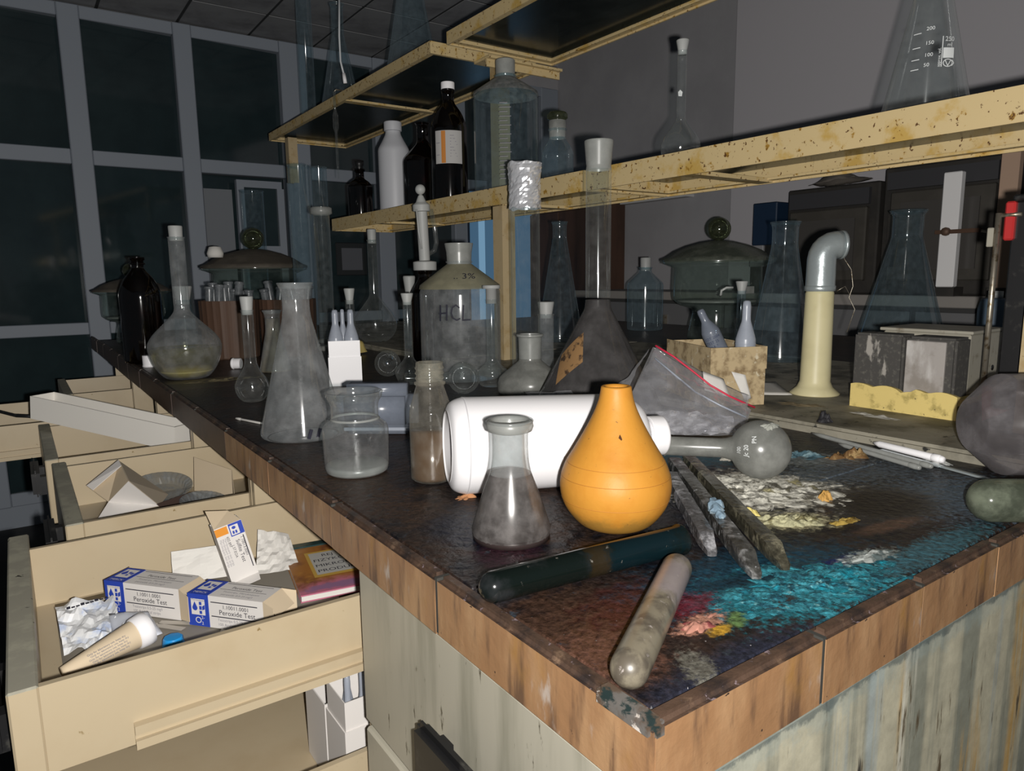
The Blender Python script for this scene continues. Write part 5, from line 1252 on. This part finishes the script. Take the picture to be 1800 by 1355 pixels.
for k in range(8): P.rect(0.002, 0.155 - 0.007 * k, 0.012 + 0.003 * ((k * 5) % 4), 0.1565 - 0.007 * k)
P.rect(-0.035, 0.138, -0.024, 0.140).rect(-0.035, 0.110, -0.025, 0.1115)
P.wrap('lettering', 0.0457, a, INK_GREY, o)
o = thing('reagent_bottle', 'large clear bottle with ground neck on the middle shelf', 'bottle', (0.970, 1.394, ZM))
lathe('glass_body', bottle_prof(0.0747, 0.222, 0.262, 0.022, 0.268), G_FAR, o, seg=44)
lathe('ground_neck', fillet_prof([(0.022, 0.263), (0.0225, 0.30), (0.0205, 0.302), (0.019, 0.268)], 0.001), G_GROUND, o, seg=30)
lathe('dusty_shoulder', [(0.0752, 0.2235), (0.0735, 0.230), (0.024, 0.2625)], glass('grey_ground', tint=(0.7, 0.72, 0.72), dust=0.5, dcol=(0.28, 0.28, 0.27), edge=0.1, rough=0.3), o, seg=44)
P = Print()
for k in range(18): P.rect(-0.022, 0.03 + 0.0095 * k, -0.004 if k % 2 else 0.004, 0.0315 + 0.0095 * k, 2)
P.wrap('graduation', 0.0750, facing(0.97, 1.394) + 0.1, INK_GREY, o)
o = thing('reagent_bottle', 'small stoppered clear bottle right of the large shelf bottle', 'bottle', (1.0, 1.242, ZM))
lathe('glass_body', bottle_prof(0.0350, 0.082, 0.108, 0.0175, 0.128), G_FAR, o, seg=32); lathe('ground_neck', [(0.0178, 0.109), (0.0190, 0.145), (0.0165, 0.146)], G_GROUND, o)
lathe('stopper', fillet_prof([(0.015, 0.130), (0.0165, 0.147), (0.0225, 0.150), (0.0225, 0.158), (0.018, 0.163), (0, 0.163)], 0.002), G_KNOB, o, seg=24)
o = thing('amber_bottle', 'little brown bottle at the far end of the middle shelf', 'bottle', (0.950, 2.195, ZM))
lathe('glass_body', round_bottle_prof(0.0400, 0.098, 0.130, 0.0140, 0.160, 0.0175), G_AMBER, o, seg=30)
lathe('dark_contents', [(0, 0.002), (0.0385, 0.003), (0.0385, 0.10), (0.012, 0.13), (0, 0.13)], bpy.data.materials['black_brown_contents'], o)
lathe('stopper', [(0.0115, 0.158), (0.0115, 0.168), (0.0145, 0.172), (0.0145, 0.186), (0, 0.188)], BLACK_P, o)
sheet('paper_sheet', [(0.93, 1.95, ZM + 0.002), (1.05, 2.06, ZM + 0.002), (1.05, 2.14, ZM + 0.008), (0.90, 2.10, ZM + 0.004)], PAPER, (6, 6), 0.001, 20, 7)
tag(bpy.data.objects['paper_sheet.001'], 'sheet of white paper on the shelf beside the little brown bottle', 'paper')
o = volflask('volumetric_flask', 'round-bottomed flask with long stoppered neck on the right shelf', (0.980, 0.875, ZM), 0.0341, 0.0345, 0.080, 0.0078, 0.193, 0.020, G_CLEAR, st=(0.0112, 0.0076, 0.0175))
P = Print().poly([(-0.003, 0.118), (0.003, 0.117), (0.004, 0.124), (0.0, 0.128), (-0.004, 0.125)]); P.wrap('white_mark', 0.0080, facing(0.98, 0.875) - 0.3, WHITE_INK, o)

o = erlen('conical_flask', 'conical flask marked 250 with white graduations on the right shelf', (0.970, 0.462, ZM), 0.0537, 0.190, 0.020, 0.158, 0.024, G_CLEAR)
a = facing(0.97, 0.462)
er = lambda z: 0.0537 + (0.020 - 0.0537) * (max(z, 0.004)) / 0.158
P = Print()
for t, z in (('50', 0.060), ('100', 0.072), ('150', 0.0865), ('200', 0.104)):
    P.rect(-0.017, z - 0.0025, -0.008, z - 0.0015, 3); P.text(t, -0.003, z, 0.0062)
P.wrap('lettering', er, a - 0.05, WHITE_INK, o, 0.0006)
P = Print().text('250', 0.0185, 0.089, 0.0080).text('ml', 0.0215, 0.0825, 0.0065).text('approx. vol.', 0.0145, 0.058, 0.0048, rot=PI / 2)
P.rect(0.0155, 0.058, 0.0165, 0.095).rect(0.0172, 0.0685, 0.0305, 0.0810, 5)
P.stroke([(0.0235 + 0.0055 * math.cos(t * 0.5236), 0.0625 + 0.0045 * math.sin(t * 0.5236)) for t in range(13)], 0.0009)
P.stroke([(0.020, 0.066), (0.0235, 0.059), (0.027, 0.066)], 0.0009).stroke([(0.0285, 0.066), (0.031, 0.0625), (0.0285, 0.059)], 0.0009)
P.wrap('lettering', er, a - 0.05, WHITE_INK, o, 0.0006)

ZU = 1.6505
cyl('measuring_cylinder', 'tall bluish cylinder at the far end of the top shelf', (1.0, 2.765, ZU), 0.0282, 0.50)
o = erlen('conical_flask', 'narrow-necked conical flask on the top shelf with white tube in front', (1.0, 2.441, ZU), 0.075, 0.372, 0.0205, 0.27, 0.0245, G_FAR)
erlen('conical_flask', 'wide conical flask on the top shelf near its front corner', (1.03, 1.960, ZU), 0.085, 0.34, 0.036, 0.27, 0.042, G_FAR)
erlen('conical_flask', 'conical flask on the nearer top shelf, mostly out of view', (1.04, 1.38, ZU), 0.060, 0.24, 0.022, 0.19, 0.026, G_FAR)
o = thing('white_tubing', 'thin white tubing hanging over the top shelf edge', 'tubing', (0.862, 2.08, 1.60))
tube('hose', [(-0.0005, 0, 0.30), (-0.004, 0.005, 0.2), (-0.004, 0.004, 0.13), (0.0, -0.006, 0.092)], 0.0028, M('milky_tubing', (0.62, 0.64, 0.66), 0.25), o, seg=10)
tube('tip', [(0.0, -0.006, 0.094), (0.001, -0.012, 0.066)], 0.0055, WHITE, o, seg=12)
o = thing('pipette', 'glass pipette hanging below the far part of the top shelf', 'pipette', (0.852, 2.13, 0))
tube('stem', [(0, 0, 1.655), (0, 0, 1.60), (0, 0, 1.585), (0, 0, 1.55), (0, 0, 1.535), (0, 0, 1.44), (0, 0, 1.40)], [0.004, 0.004, 0.0085, 0.0085, 0.004, 0.004, 0.0015], G_CLEAR, o, seg=14)
tube('hook', [(0, 0, 1.654), (0.006, 0, 1.661), (0.03, 0, 1.6605)], 0.0022, STEEL, o)

# ------------------------------------------------------------------ in the drawers
ZF = 0.7565
sheet('drawer_liner', [(0.003, 0.578, ZF), (0.225, 0.578, ZF), (0.30, 0.866, ZF), (0.003, 0.866, ZF)], LINER, (10, 10), 0.0002, 10, 1)
ln = tag(bpy.data.objects['drawer_liner'], 'grey lined paper covering the bottom of the nearest open drawer', 'paper')
for k, (x0, y0, x1, y1) in enumerate(((0.042, 0.800, 0.105, 0.722), (0.088, 0.752, 0.150, 0.700), (0.135, 0.690, 0.150, 0.725), (0.10, 0.690, 0.20, 0.655), (0.05, 0.85, 0.02, 0.82))):
    A = Vector((x0, y0, ZF + 0.0012)); B = Vector((x1, y1, ZF + 0.0012)); nn = (B - A).normalized().cross(Vector((0, 0, 1))) * 0.0035
    meshobj('printed_line', [A - nn, B - nn, B + nn, A + nn], [(0, 1, 2, 3)], LINER_LINE, ln)

def test_box(label, origin, xdir, L, Dp, H, title, code, flaps, band=0.024, updir=(0, 0, 1), group=None, orange=False):
    """folding carton: x along its length, y into depth, z up; print on the -y face and the top"""
    o = thing('test_box', label, 'box', group=group); frame(o, origin, xdir, updir)
    t = 0.0006
    boxes('carton', [((0, 0, 0), (L, t, H)), ((0, Dp - t, 0), (L, Dp, H)), ((0, t, H - t), (L, Dp - t, H)), ((0, t, 0), (L, Dp - t, t))], CARTON, o)
    e = 0.0003
    if not orange:
        boxes('blue_band', [((0.0, -e, 0), (band, 0, H + e)), ((0.0, 0, H), (band, Dp, H + e)), ((-e, 0.0, 0.0), (0, Dp, H * 0.97))], BLUE, o)
        Fx = lambda p, nm, m: p.plane(nm, (0, -e * 2, 0), (1, 0, 0), (0, 0, 1), m, o)
        Tx = lambda p, nm, m: p.plane(nm, (0, 0, H + e * 2), (1, 0, 0), (0, 1, 0), m, o)
        Fx(Print().rect(0.004, H * 0.36, band - 0.004, H * 0.86), 'white_field', CARTON)
        k = Print()
        k.poly([(0.0085 + 0.0030 * math.cos(t_), H * 0.58 + 0.0030 * math.sin(t_)) for t_ in [PI * 0.75 + PI * 1.5 * i / 10 for i in range(11)]] + [(0.0085, H * 0.78)])
        k.rect(0.0135, H * 0.68, 0.0165, H * 0.78).rect(0.0135, H * 0.53, 0.0165, H * 0.65).rect(0.0135, H * 0.40, 0.0165, H * 0.50)
        k.poly([(0.0170, H * 0.52), (0.0200, H * 0.56), (0.0200, H * 0.70), (0.0170, H * 0.64)])
        k.plane('blue_emblem', (0, -e * 3, 0), (1, 0, 0), (0, 0, 1), BLUE, o)
        Fx(Print().text('Merckoquant', 0.0045, H * 0.80, 0.0030), 'lettering', BLUE)
        Fx(Print().text('O', 0.0075, H * 0.10, 0.0095).text('2-', 0.0150, H * 0.24, 0.0045).text('2', 0.0150, H * 0.06, 0.0045), 'lettering', CARTON)
        Tx(Print().rect(0.004, Dp * 0.30, band - 0.004, Dp * 0.88), 'white_field', CARTON)
        k = Print()
        k.poly([(0.0085 + 0.0032 * math.cos(t_), Dp * 0.58 + 0.0032 * math.sin(t_)) for t_ in [PI * 0.75 + PI * 1.5 * i / 10 for i in range(11)]] + [(0.0085, Dp * 0.80)])
        k.rect(0.0130, Dp * 0.58, 0.0160, Dp * 0.70).rect(0.0165, Dp * 0.52, 0.0195, Dp * 0.66).rect(0.0130, Dp * 0.42, 0.0160, Dp * 0.52)
        k.plane('blue_emblem', (0, 0, H + e * 3), (1, 0, 0), (0, 1, 0), BLUE, o)
        Tx(Print().text('MERCK', 0.0045, Dp * 0.08, 0.0048), 'lettering', CARTON)
        P = Print().rect(band + 0.003, H * 0.80, L - 0.006, H * 0.83).rect(band + 0.003, H * 0.36, L - 0.006, H * 0.39)
        P.text(code, band + 0.016, H * 0.64, 0.0056).text(title, band + 0.012, H * 0.45, 0.0072)
        Fx(P, 'lettering', INK)
        Fx(Print().text('Teststrips 0.5-25 mg/l', band + 0.010, H * 0.24, 0.0042).text('100 Analytical strips', band + 0.010, H * 0.10, 0.0042), 'lettering', INK_GREY)
        P = Print().rect(band + 0.003, Dp * 0.86, L - 0.006, Dp * 0.885).rect(band + 0.003, Dp * 0.46, L - 0.006, Dp * 0.48)
        P.text(title, band + 0.014, Dp * 0.56, 0.0060)
        Tx(P, 'lettering', INK)
        Tx(Print().text('Teststrips, Merckoquant', band + 0.010, Dp * 0.28, 0.0042).text('peroxide 0.5-25 mg/l', band + 0.012, Dp * 0.10, 0.0042), 'lettering', INK_GREY)
    for (x0, ang, side, len_) in flaps:
        # end flaps hinged along the vertical or top edges
        c, s = math.cos(ang), math.sin(ang); sg = 1 if x0 > L / 2 else -1
        if side == 'front': q = [(x0, 0, 0.001), (x0 + sg * len_ * c, -len_ * s, 0.003), (x0 + sg * len_ * c, -len_ * s, H - 0.004), (x0, 0, H)]
        elif side == 'back': q = [(x0, Dp, 0.001), (x0 + sg * len_ * c, Dp + len_ * s, 0.003), (x0 + sg * len_ * c, Dp + len_ * s, H - 0.004), (x0, Dp, H)]
        else: q = [(x0, 0.0, H), (x0 + sg * len_ * c, 0.0015, H - len_ * s), (x0 + sg * len_ * c, Dp - 0.0015, H - len_ * s), (x0, Dp, H)]
        f = meshobj('end_flap', q, [(0, 1, 2, 3)], CARTON_CREAM, o)
        md = f.modifiers.new('t', 'SOLIDIFY'); md.thickness = 0.0006
    return o
xd = (0.64, -0.77, 0)
test_box('blue and white test strip carton, left of the pair in the nearest drawer', (0.0475, 0.8135, ZF + 0.0012), xd, 0.092, 0.032, 0.0335, 'Peroxide Test', '1.10011.0001', [(0.092, 0.35, 'front', 0.016), (0.092, 0.5, 'top', 0.018), (0.0, 0.9, 'back', 0.014)])
test_box('blue and white test strip carton, right of the pair with its end open', (0.1120, 0.7285, ZF + 0.0012), xd, 0.086, 0.032, 0.0335, 'Peroxide Test', '1.10011.0001', [(0.086, 0.25, 'front', 0.014), (0.086, 0.75, 'top', 0.020), (0.086, 0.5, 'back', 0.014)])
# upright carton leaning behind them
o = thing('test_box', 'white test carton with an orange corner, standing on end behind the pair', 'box')
Wc, Hc, Dc = 0.030, 0.066, 0.028
zd = Vector((-0.20, 0.10, 0.95)).normalized(); xdv = Vector((0.97, -0.02, 0.20)); 
frame(o, (0.168, 0.790, ZF + 0.006), xdv - zd * xdv.dot(zd), zd)
boxes('carton', [((0, 0, 0), (Wc, 0.0006, Hc)), ((0, Dc - 0.0006, 0), (Wc, Dc, Hc)), ((0, 0.0006, 0), (0.0006, Dc - 0.0006, Hc)), ((Wc - 0.0006, 0.0006, 0), (Wc, Dc - 0.0006, Hc)), ((0.0006, 0.0006, 0), (Wc - 0.0006, Dc - 0.0006, 0.0006))], CARTON, o)
Print().rect(0.0, Hc - 0.010, 0.0135, Hc - 0.001).plane('orange_patch', (0, -0.0003, 0), (1, 0, 0), (0, 0, 1), ORANGE_P, o)
Print().rect(0.0150, Hc - 0.015, Wc - 0.0002, Hc - 0.0002).plane('blue_patch', (0, -0.0003, 0), (1, 0, 0), (0, 0, 1), BLUE, o)
Print().rect(0.0160, Hc - 0.0138, Wc - 0.005, Hc - 0.0025).plane('white_field', (0, -0.0005, 0), (1, 0, 0), (0, 0, 1), CARTON, o)
k = Print().poly([(0.0200 + 0.0022 * math.cos(t_), Hc - 0.0055 + 0.0018 * math.sin(t_)) for t_ in [2 * PI * i / 10 for i in range(10)]]).rect(0.0175, Hc - 0.0125, 0.0195, Hc - 0.009).rect(0.0205, Hc - 0.0125, 0.0225, Hc - 0.009)
k.plane('blue_emblem', (0, -0.0007, 0), (1, 0, 0), (0, 0, 1), BLUE, o)
P = Print().rect(0.0265, 0.010, 0.0275, Hc - 0.017)
P.text('1.10013.0001', 0.0235, Hc - 0.018, 0.0044, rot=-PI / 2).text('Sulfite Test', 0.0180, Hc - 0.020, 0.0060, rot=-PI / 2).text('1.57.EOA', 0.0125, Hc - 0.024, 0.0040, rot=-PI / 2).text('602.897', 0.0098, Hc - 0.013, 0.0040, rot=-PI / 2)
P.plane('lettering', (0, -0.0003, 0), (1, 0, 0), (0, 0, 1), INK, o)
P = Print()
for i in range(3): P.text('Merckoquant test strips', 0.0070 - 0.0026 * i, Hc - 0.014, 0.0034, rot=-PI / 2)
P.plane('lettering', (0, -0.0003, 0), (1, 0, 0), (0, 0, 1), INK_GREY, o)
f = meshobj('end_flap', [(0, 0.0, Hc), (Wc, 0.0, Hc), (Wc * 0.75, Dc * 0.7, Hc + 0.010), (0, Dc * 0.8, Hc + 0.018)], [(0, 1, 2, 3)], CARTON_CREAM, o); f.modifiers.new('t', 'SOLIDIFY').thickness = 0.0006
f = meshobj('end_flap', [(0, 0.0, 0), (Wc, 0, 0), (Wc - 0.002, -0.012, -0.004), (0.002, -0.012, -0.004)], [(0, 1, 2, 3)], CARTON, o); f.modifiers.new('t', 'SOLIDIFY').thickness = 0.0006

o = thing('paper_leaflet', 'white folded leaflets lying behind the test cartons', 'paper')
sheet('fold', [(0.115, 0.835, ZF + 0.004), (0.185, 0.815, ZF + 0.004), (0.19, 0.835, ZF + 0.036), (0.118, 0.852, ZF + 0.036)], PAPER, (10, 10), 0.003, 40, 3, o, crease=True)
sheet('fold', [(0.198, 0.805, ZF + 0.004), (0.245, 0.79, ZF + 0.004), (0.25, 0.845, ZF + 0.03), (0.215, 0.85, ZF + 0.04)], PAPER, (10, 10), 0.006, 40, 6, o, crease=True)
o = thing('wrapper', 'crumpled white and blue wrapper at the front of the nearest drawer', 'wrapper')
sheet('film', [(0.005, 0.728, ZF + 0.006), (0.056, 0.728, ZF + 0.004), (0.052, 0.795, ZF + 0.020), (0.003, 0.800, ZF + 0.026)], M('wrapper_film', (0.70, 0.71, 0.72), 0.35, layers=[('n', (0.42, 0.50, 0.68), 45, 0.5, 0.68)]), (14, 14), 0.008, 60, 12, o, crease=True)
sheet('film', [(0.045, 0.722, ZF + 0.003), (0.086, 0.722, ZF + 0.003), (0.080, 0.765, ZF + 0.010), (0.046, 0.770, ZF + 0.016)], M('wrapper_film_clear', (0.60, 0.63, 0.70), 0.3), (10, 10), 0.005, 60, 15, o, sag=0.008)
P = Print()
for i in range(9): P.rect(0.006 + 0.004 * i, 0.0, 0.009 + 0.004 * i, 0.0016 if i % 3 else 0.003)
P.plane('lettering', (0.006, 0.773, ZF + 0.0285), (0.95, -0.1, 0.1), (0, 0.9, 0.4), INK, o)
o = thing('nozzle_tube', 'cream cone-shaped tube with a white collar in the nearest drawer', 'tube')
A = Vector((0.002, 0.6875, ZF + 0.0075)); B = Vector((0.070, 0.7120, ZF + 0.0165)); frame(o, A, B - A); L = (B - A).length
T = lathe('body', [(0.0, 0), (0.0055, 0.0), (0.0062, 0.004), (0.0135, L * 0.86), (0.0135, L)], CARTON_CREAM, o, seg=30); T.rotation_euler = (0, PI / 2, 0)
lathe('collar', [(0.0132, L * 0.86), (0.0150, L * 0.87), (0.0160, L * 0.97), (0.0160, L + 0.003), (0.013, L + 0.004), (0.0, L + 0.002)], WHITE, T, seg=30)
P = Print()
for i in range(5): P.text('Only for laboratory use, keep dry', 0.010 + 0.002 * (i % 2), -0.004 + 0.0025 * i, 0.0024)
P.plane('lettering', (0.008, -0.0118, 0.002), (1, -0.075, 0.055), (0, 0.32, 0.95), INK_GREY, o)
o = thing('blue_cap', 'bright blue plastic cap beside the white collar in the nearest drawer', 'cap', (0.090, 0.686, ZF + 0.0012))
lathe('shell', fillet_prof([(0, 0), (0.0105, 0), (0.0085, 0.0125), (0, 0.0125)], 0.001), M('bright_blue_plastic', (0.02, 0.30, 0.72), 0.35), o, seg=8)

o = thing('handbook', 'orange and pink covered book in the nearest drawer, under the worktop edge', 'book')
bx = Vector((0.985, -0.17, 0)); frame(o, (0.2180, 0.7080, ZF + 0.0006), bx)
COVER = M('autumn_cover', (0.36, 0.15, 0.035), 0.35, layers=[('n', (0.20, 0.075, 0.03), 30, 0.45, 0.65), ('n', (0.45, 0.22, 0.05), 22, 0.55, 0.7), ('b', (0.55, 0.17, 0.26), (0.06, 0.0, 0.12, 0.034, 0), 0.35, 60), ('b', (0.20, 0.16, 0.30), (0.05, 0.012, 0.06, 0.010, 0), 0.5, 90, 0.7)])
box('pages', (0.001, 0.001, 0.001), (0.108, 0.148, 0.0066), PAPER, o)
box('cover', (0, 0, 0.0067), (0.110, 0.138, 0.0081), COVER, o, bevel=0.0005)
box('cover_back', (0, 0, 0), (0.110, 0.15, 0.0009), COVER, o)
box('spine', (0, 0.138, 0.001), (0.110, 0.152, 0.0095), M('teal_spine', (0.018, 0.045, 0.045), 0.4, layers=[('n', (0.05, 0.08, 0.08), 60, 0.5, 0.7)]), o, bevel=0.001)
Print().rect(0.022, 0.040, 0.108, 0.118).plane('title_border', (0, 0, 0.0083), (1, 0, 0), (0, 1, 0), M('yellow_border', (0.52, 0.33, 0.07), 0.5), o)
Print().rect(0.026, 0.046, 0.108, 0.113).plane('title_field', (0, 0, 0.0085), (1, 0, 0), (0, 1, 0), M('pale_field', (0.45, 0.45, 0.43), 0.6), o)
Print().text('REJ', 0.040, 0.099, 0.0105).text('FIZYKO', 0.028, 0.084, 0.0110).text('MIKROB', 0.028, 0.068, 0.0110).text('PRODUKT', 0.028, 0.052, 0.0110).plane('lettering', (0, 0, 0.0087), (1, 0, 0), (0, 1, 0), INK, o)

# lower drawer: ampoule cartons
Z2 = 0.5795
open_carton('ampoule_box', 'empty white carton in the lower drawer, behind the one with ampoules', (0.2185, 0.6535, Z2), 0.0, 0.042, 0.060, 0.088)
open_carton('ampoule_box', 'white carton with three ampoules in the lower drawer', (0.2190, 0.600, Z2), 0.0, 0.040, 0.051, 0.0865, step=0.06)
for k, (x, y) in enumerate(((0.2295, 0.6155), (0.2470, 0.6200), (0.2370, 0.6360))):
    ampoule('ampoule', ['left front translucent ampoule in the lower drawer carton', 'right translucent ampoule in the lower drawer carton', 'rear translucent ampoule in the lower drawer carton'][k], (x, y, Z2 + 0.030), 0.106, 0.0075, 'ampoules in the lower drawer', mat=PE)

# second drawer
o = thing('opened_carton', 'white carton lying open in the second drawer', 'box')
t = 0.0009
V = {1: (0.061, 1.182, 0.800), 2: (0.104, 1.167, 0.835), 3: (0.107, 1.099, 0.820), 4: (0.082, 1.133, 0.785), 5: (0.065, 1.103, 0.772), 6: (0.145, 1.113, 0.772), 7: (0.165, 1.165, 0.772), 8: (0.066, 1.190, 0.806), 9: (0.108, 1.174, 0.842), 10: (0.070, 1.150, 0.7585), 11: (0.15, 1.13, 0.7585)}
for nm, q, m in (('front_panel', (5, 6, 3, 4), CARTON), ('inner_panel', (4, 3, 2, 1), CARTON_CREAM), ('side_panel', (3, 6, 7, 2), CARTON_GREY), ('base_panel', (5, 6, 11, 10), CARTON_GREY)):
    f = meshobj(nm, [V[k] for k in q], [(0, 1, 2, 3)], m, o); f.modifiers.new('t', 'SOLIDIFY').thickness = t
W_ = {k: Vector(V[k]) for k in V}; up_ = Vector((-0.0006, -0.0016, 0.0016))
f = meshobj('flap', [W_[1] + up_, W_[2] + up_, W_[2].lerp(W_[3], 0.30) + up_, W_[1].lerp(W_[4], 0.30) + up_], [(0, 1, 2, 3)], CARTON, o); f.modifiers.new('t', 'SOLIDIFY').thickness = t
CRIMP = glass('crimped_plastic', tint=(0.7, 0.72, 0.74), dust=0.45, dcol=(0.26, 0.28, 0.29), edge=0.4, rough=0.15)
def crimp_dish(label, loc, r, tilt):
    o = thing('crimped_dish', label, 'dish', loc, rot=tilt)
    n = 60; vs = []; fs = []
    for rr, z, w in ((0.0, 0.001, 0), (r * 0.72, 0.0, 0), (r * 0.80, 0.010, 1), (r * 0.97, 0.015, 1), (r, 0.0145, 0)):
        for k in range(n):
            t_ = 2 * PI * k / n; q = rr * (1 + (0.02 * math.cos(k * PI) if w else 0))
            vs.append((q * math.cos(t_), q * math.sin(t_), z))
    for j in range(4):
        for k in range(n): fs.append((j * n + k, j * n + (k + 1) % n, (j + 1) * n + (k + 1) % n, (j + 1) * n + k))
    meshobj('dish', vs, fs, CRIMP, o)
crimp_dish('crimped clear plastic dish at the back of the second drawer', (0.158, 1.185, ZF + 0.012), 0.046, (0.25, 0, 0))
crimp_dish('smaller crimped dish under the folded card in the second drawer', (0.200, 1.090, ZF + 0.004), 0.034, (0.2, 0.1, 0))
o = thing('brown_card', 'dark brown card lying between the dishes in the second drawer', 'card')
frame(o, (0.150, 1.085, ZF + 0.012), (0.75, 0.45, 0.0), (0.0, -0.45, 0.85))
box('sheet', (0, -0.004, 0), (0.06, 0.022, 0.0012), M('brown_card', (0.085, 0.055, 0.045), 0.6), o)
o = thing('folded_card', 'pale folded card at the back right of the second drawer', 'card')
for nm, q in (('panel', [(0.205, 1.18, ZF + 0.01), (0.245, 1.10, ZF + 0.01), (0.25, 1.12, ZF + 0.05), (0.212, 1.20, ZF + 0.06)]), ('panel', [(0.245, 1.10, ZF + 0.01), (0.225, 1.02, ZF + 0.004), (0.23, 1.025, ZF + 0.028), (0.25, 1.12, ZF + 0.05)])):
    f = meshobj(nm, q, [(0, 1, 2, 3)], CARTON_CREAM if nm == 'panel' else CARTON, o); f.modifiers.new('t', 'SOLIDIFY').thickness = 0.001

# long white tray across the third drawer
o = thing('long_tray', 'long white tray resting slantwise across the third drawer', 'tray')
A = Vector((0.003, 1.600, 0.8425)); B = Vector((0.205, 1.335, 0.800)); 
frame(o, A, B - A); L = (B - A).length
t = 0.002
boxes('tray', [((0, 0, 0), (L, t, 0.044)), ((0, 0.048, 0), (L, 0.048 + t, 0.044)), ((0, t, 0), (t, 0.048, 0.044)), ((L - t, t, 0), (L, 0.048, 0.044)), ((t, t, 0), (L - t, 0.048, t))], M('warm_white_tray', (0.86, 0.83, 0.77), 0.6), o)
o = thing('dark_handle_tool', 'dark handled tool lying in the third drawer', 'tool'); frame(o, (0.065, 1.36, ZF + 0.012), (0.7, -0.3, 0.02))
tube('grip', [(0, 0, 0), (0.05, 0, 0.001)], [0.009, 0.011], M('dark_brown_grip', (0.02, 0.012, 0.01), 0.5), o, seg=12)
tube('shaft', [(0.05, 0, 0.001), (0.11, 0, 0.0)], 0.003, STEEL, o)
o = thing('clear_vial', 'small clear plastic vial standing in the third drawer', 'vial', (0.105, 1.42, ZF + 0.0005))
lathe('body', cyl_prof(0.008, 0.032), PE, o, seg=16); lathe('cap', [(0.0085, 0.032), (0.0095, 0.032), (0.0095, 0.038), (0, 0.039)], STOPPER, o, seg=16)
o = thing('cable', 'black cable lying across the fourth drawer', 'cable')
tube('lead', [(-0.16, 1.90, 0.835), (-0.10, 1.86, 0.838), (-0.05, 1.78, 0.836), (-0.02, 1.72, 0.832), (0.02, 1.70, 0.828)], 0.0035, BLACK_P, o, seg=8)
tube('lead', [(-0.15, 1.93, 0.836), (-0.11, 1.88, 0.83), (-0.10, 1.80, 0.79), (-0.09, 1.76, 0.775)], 0.0035, BLACK_P, o, seg=8)
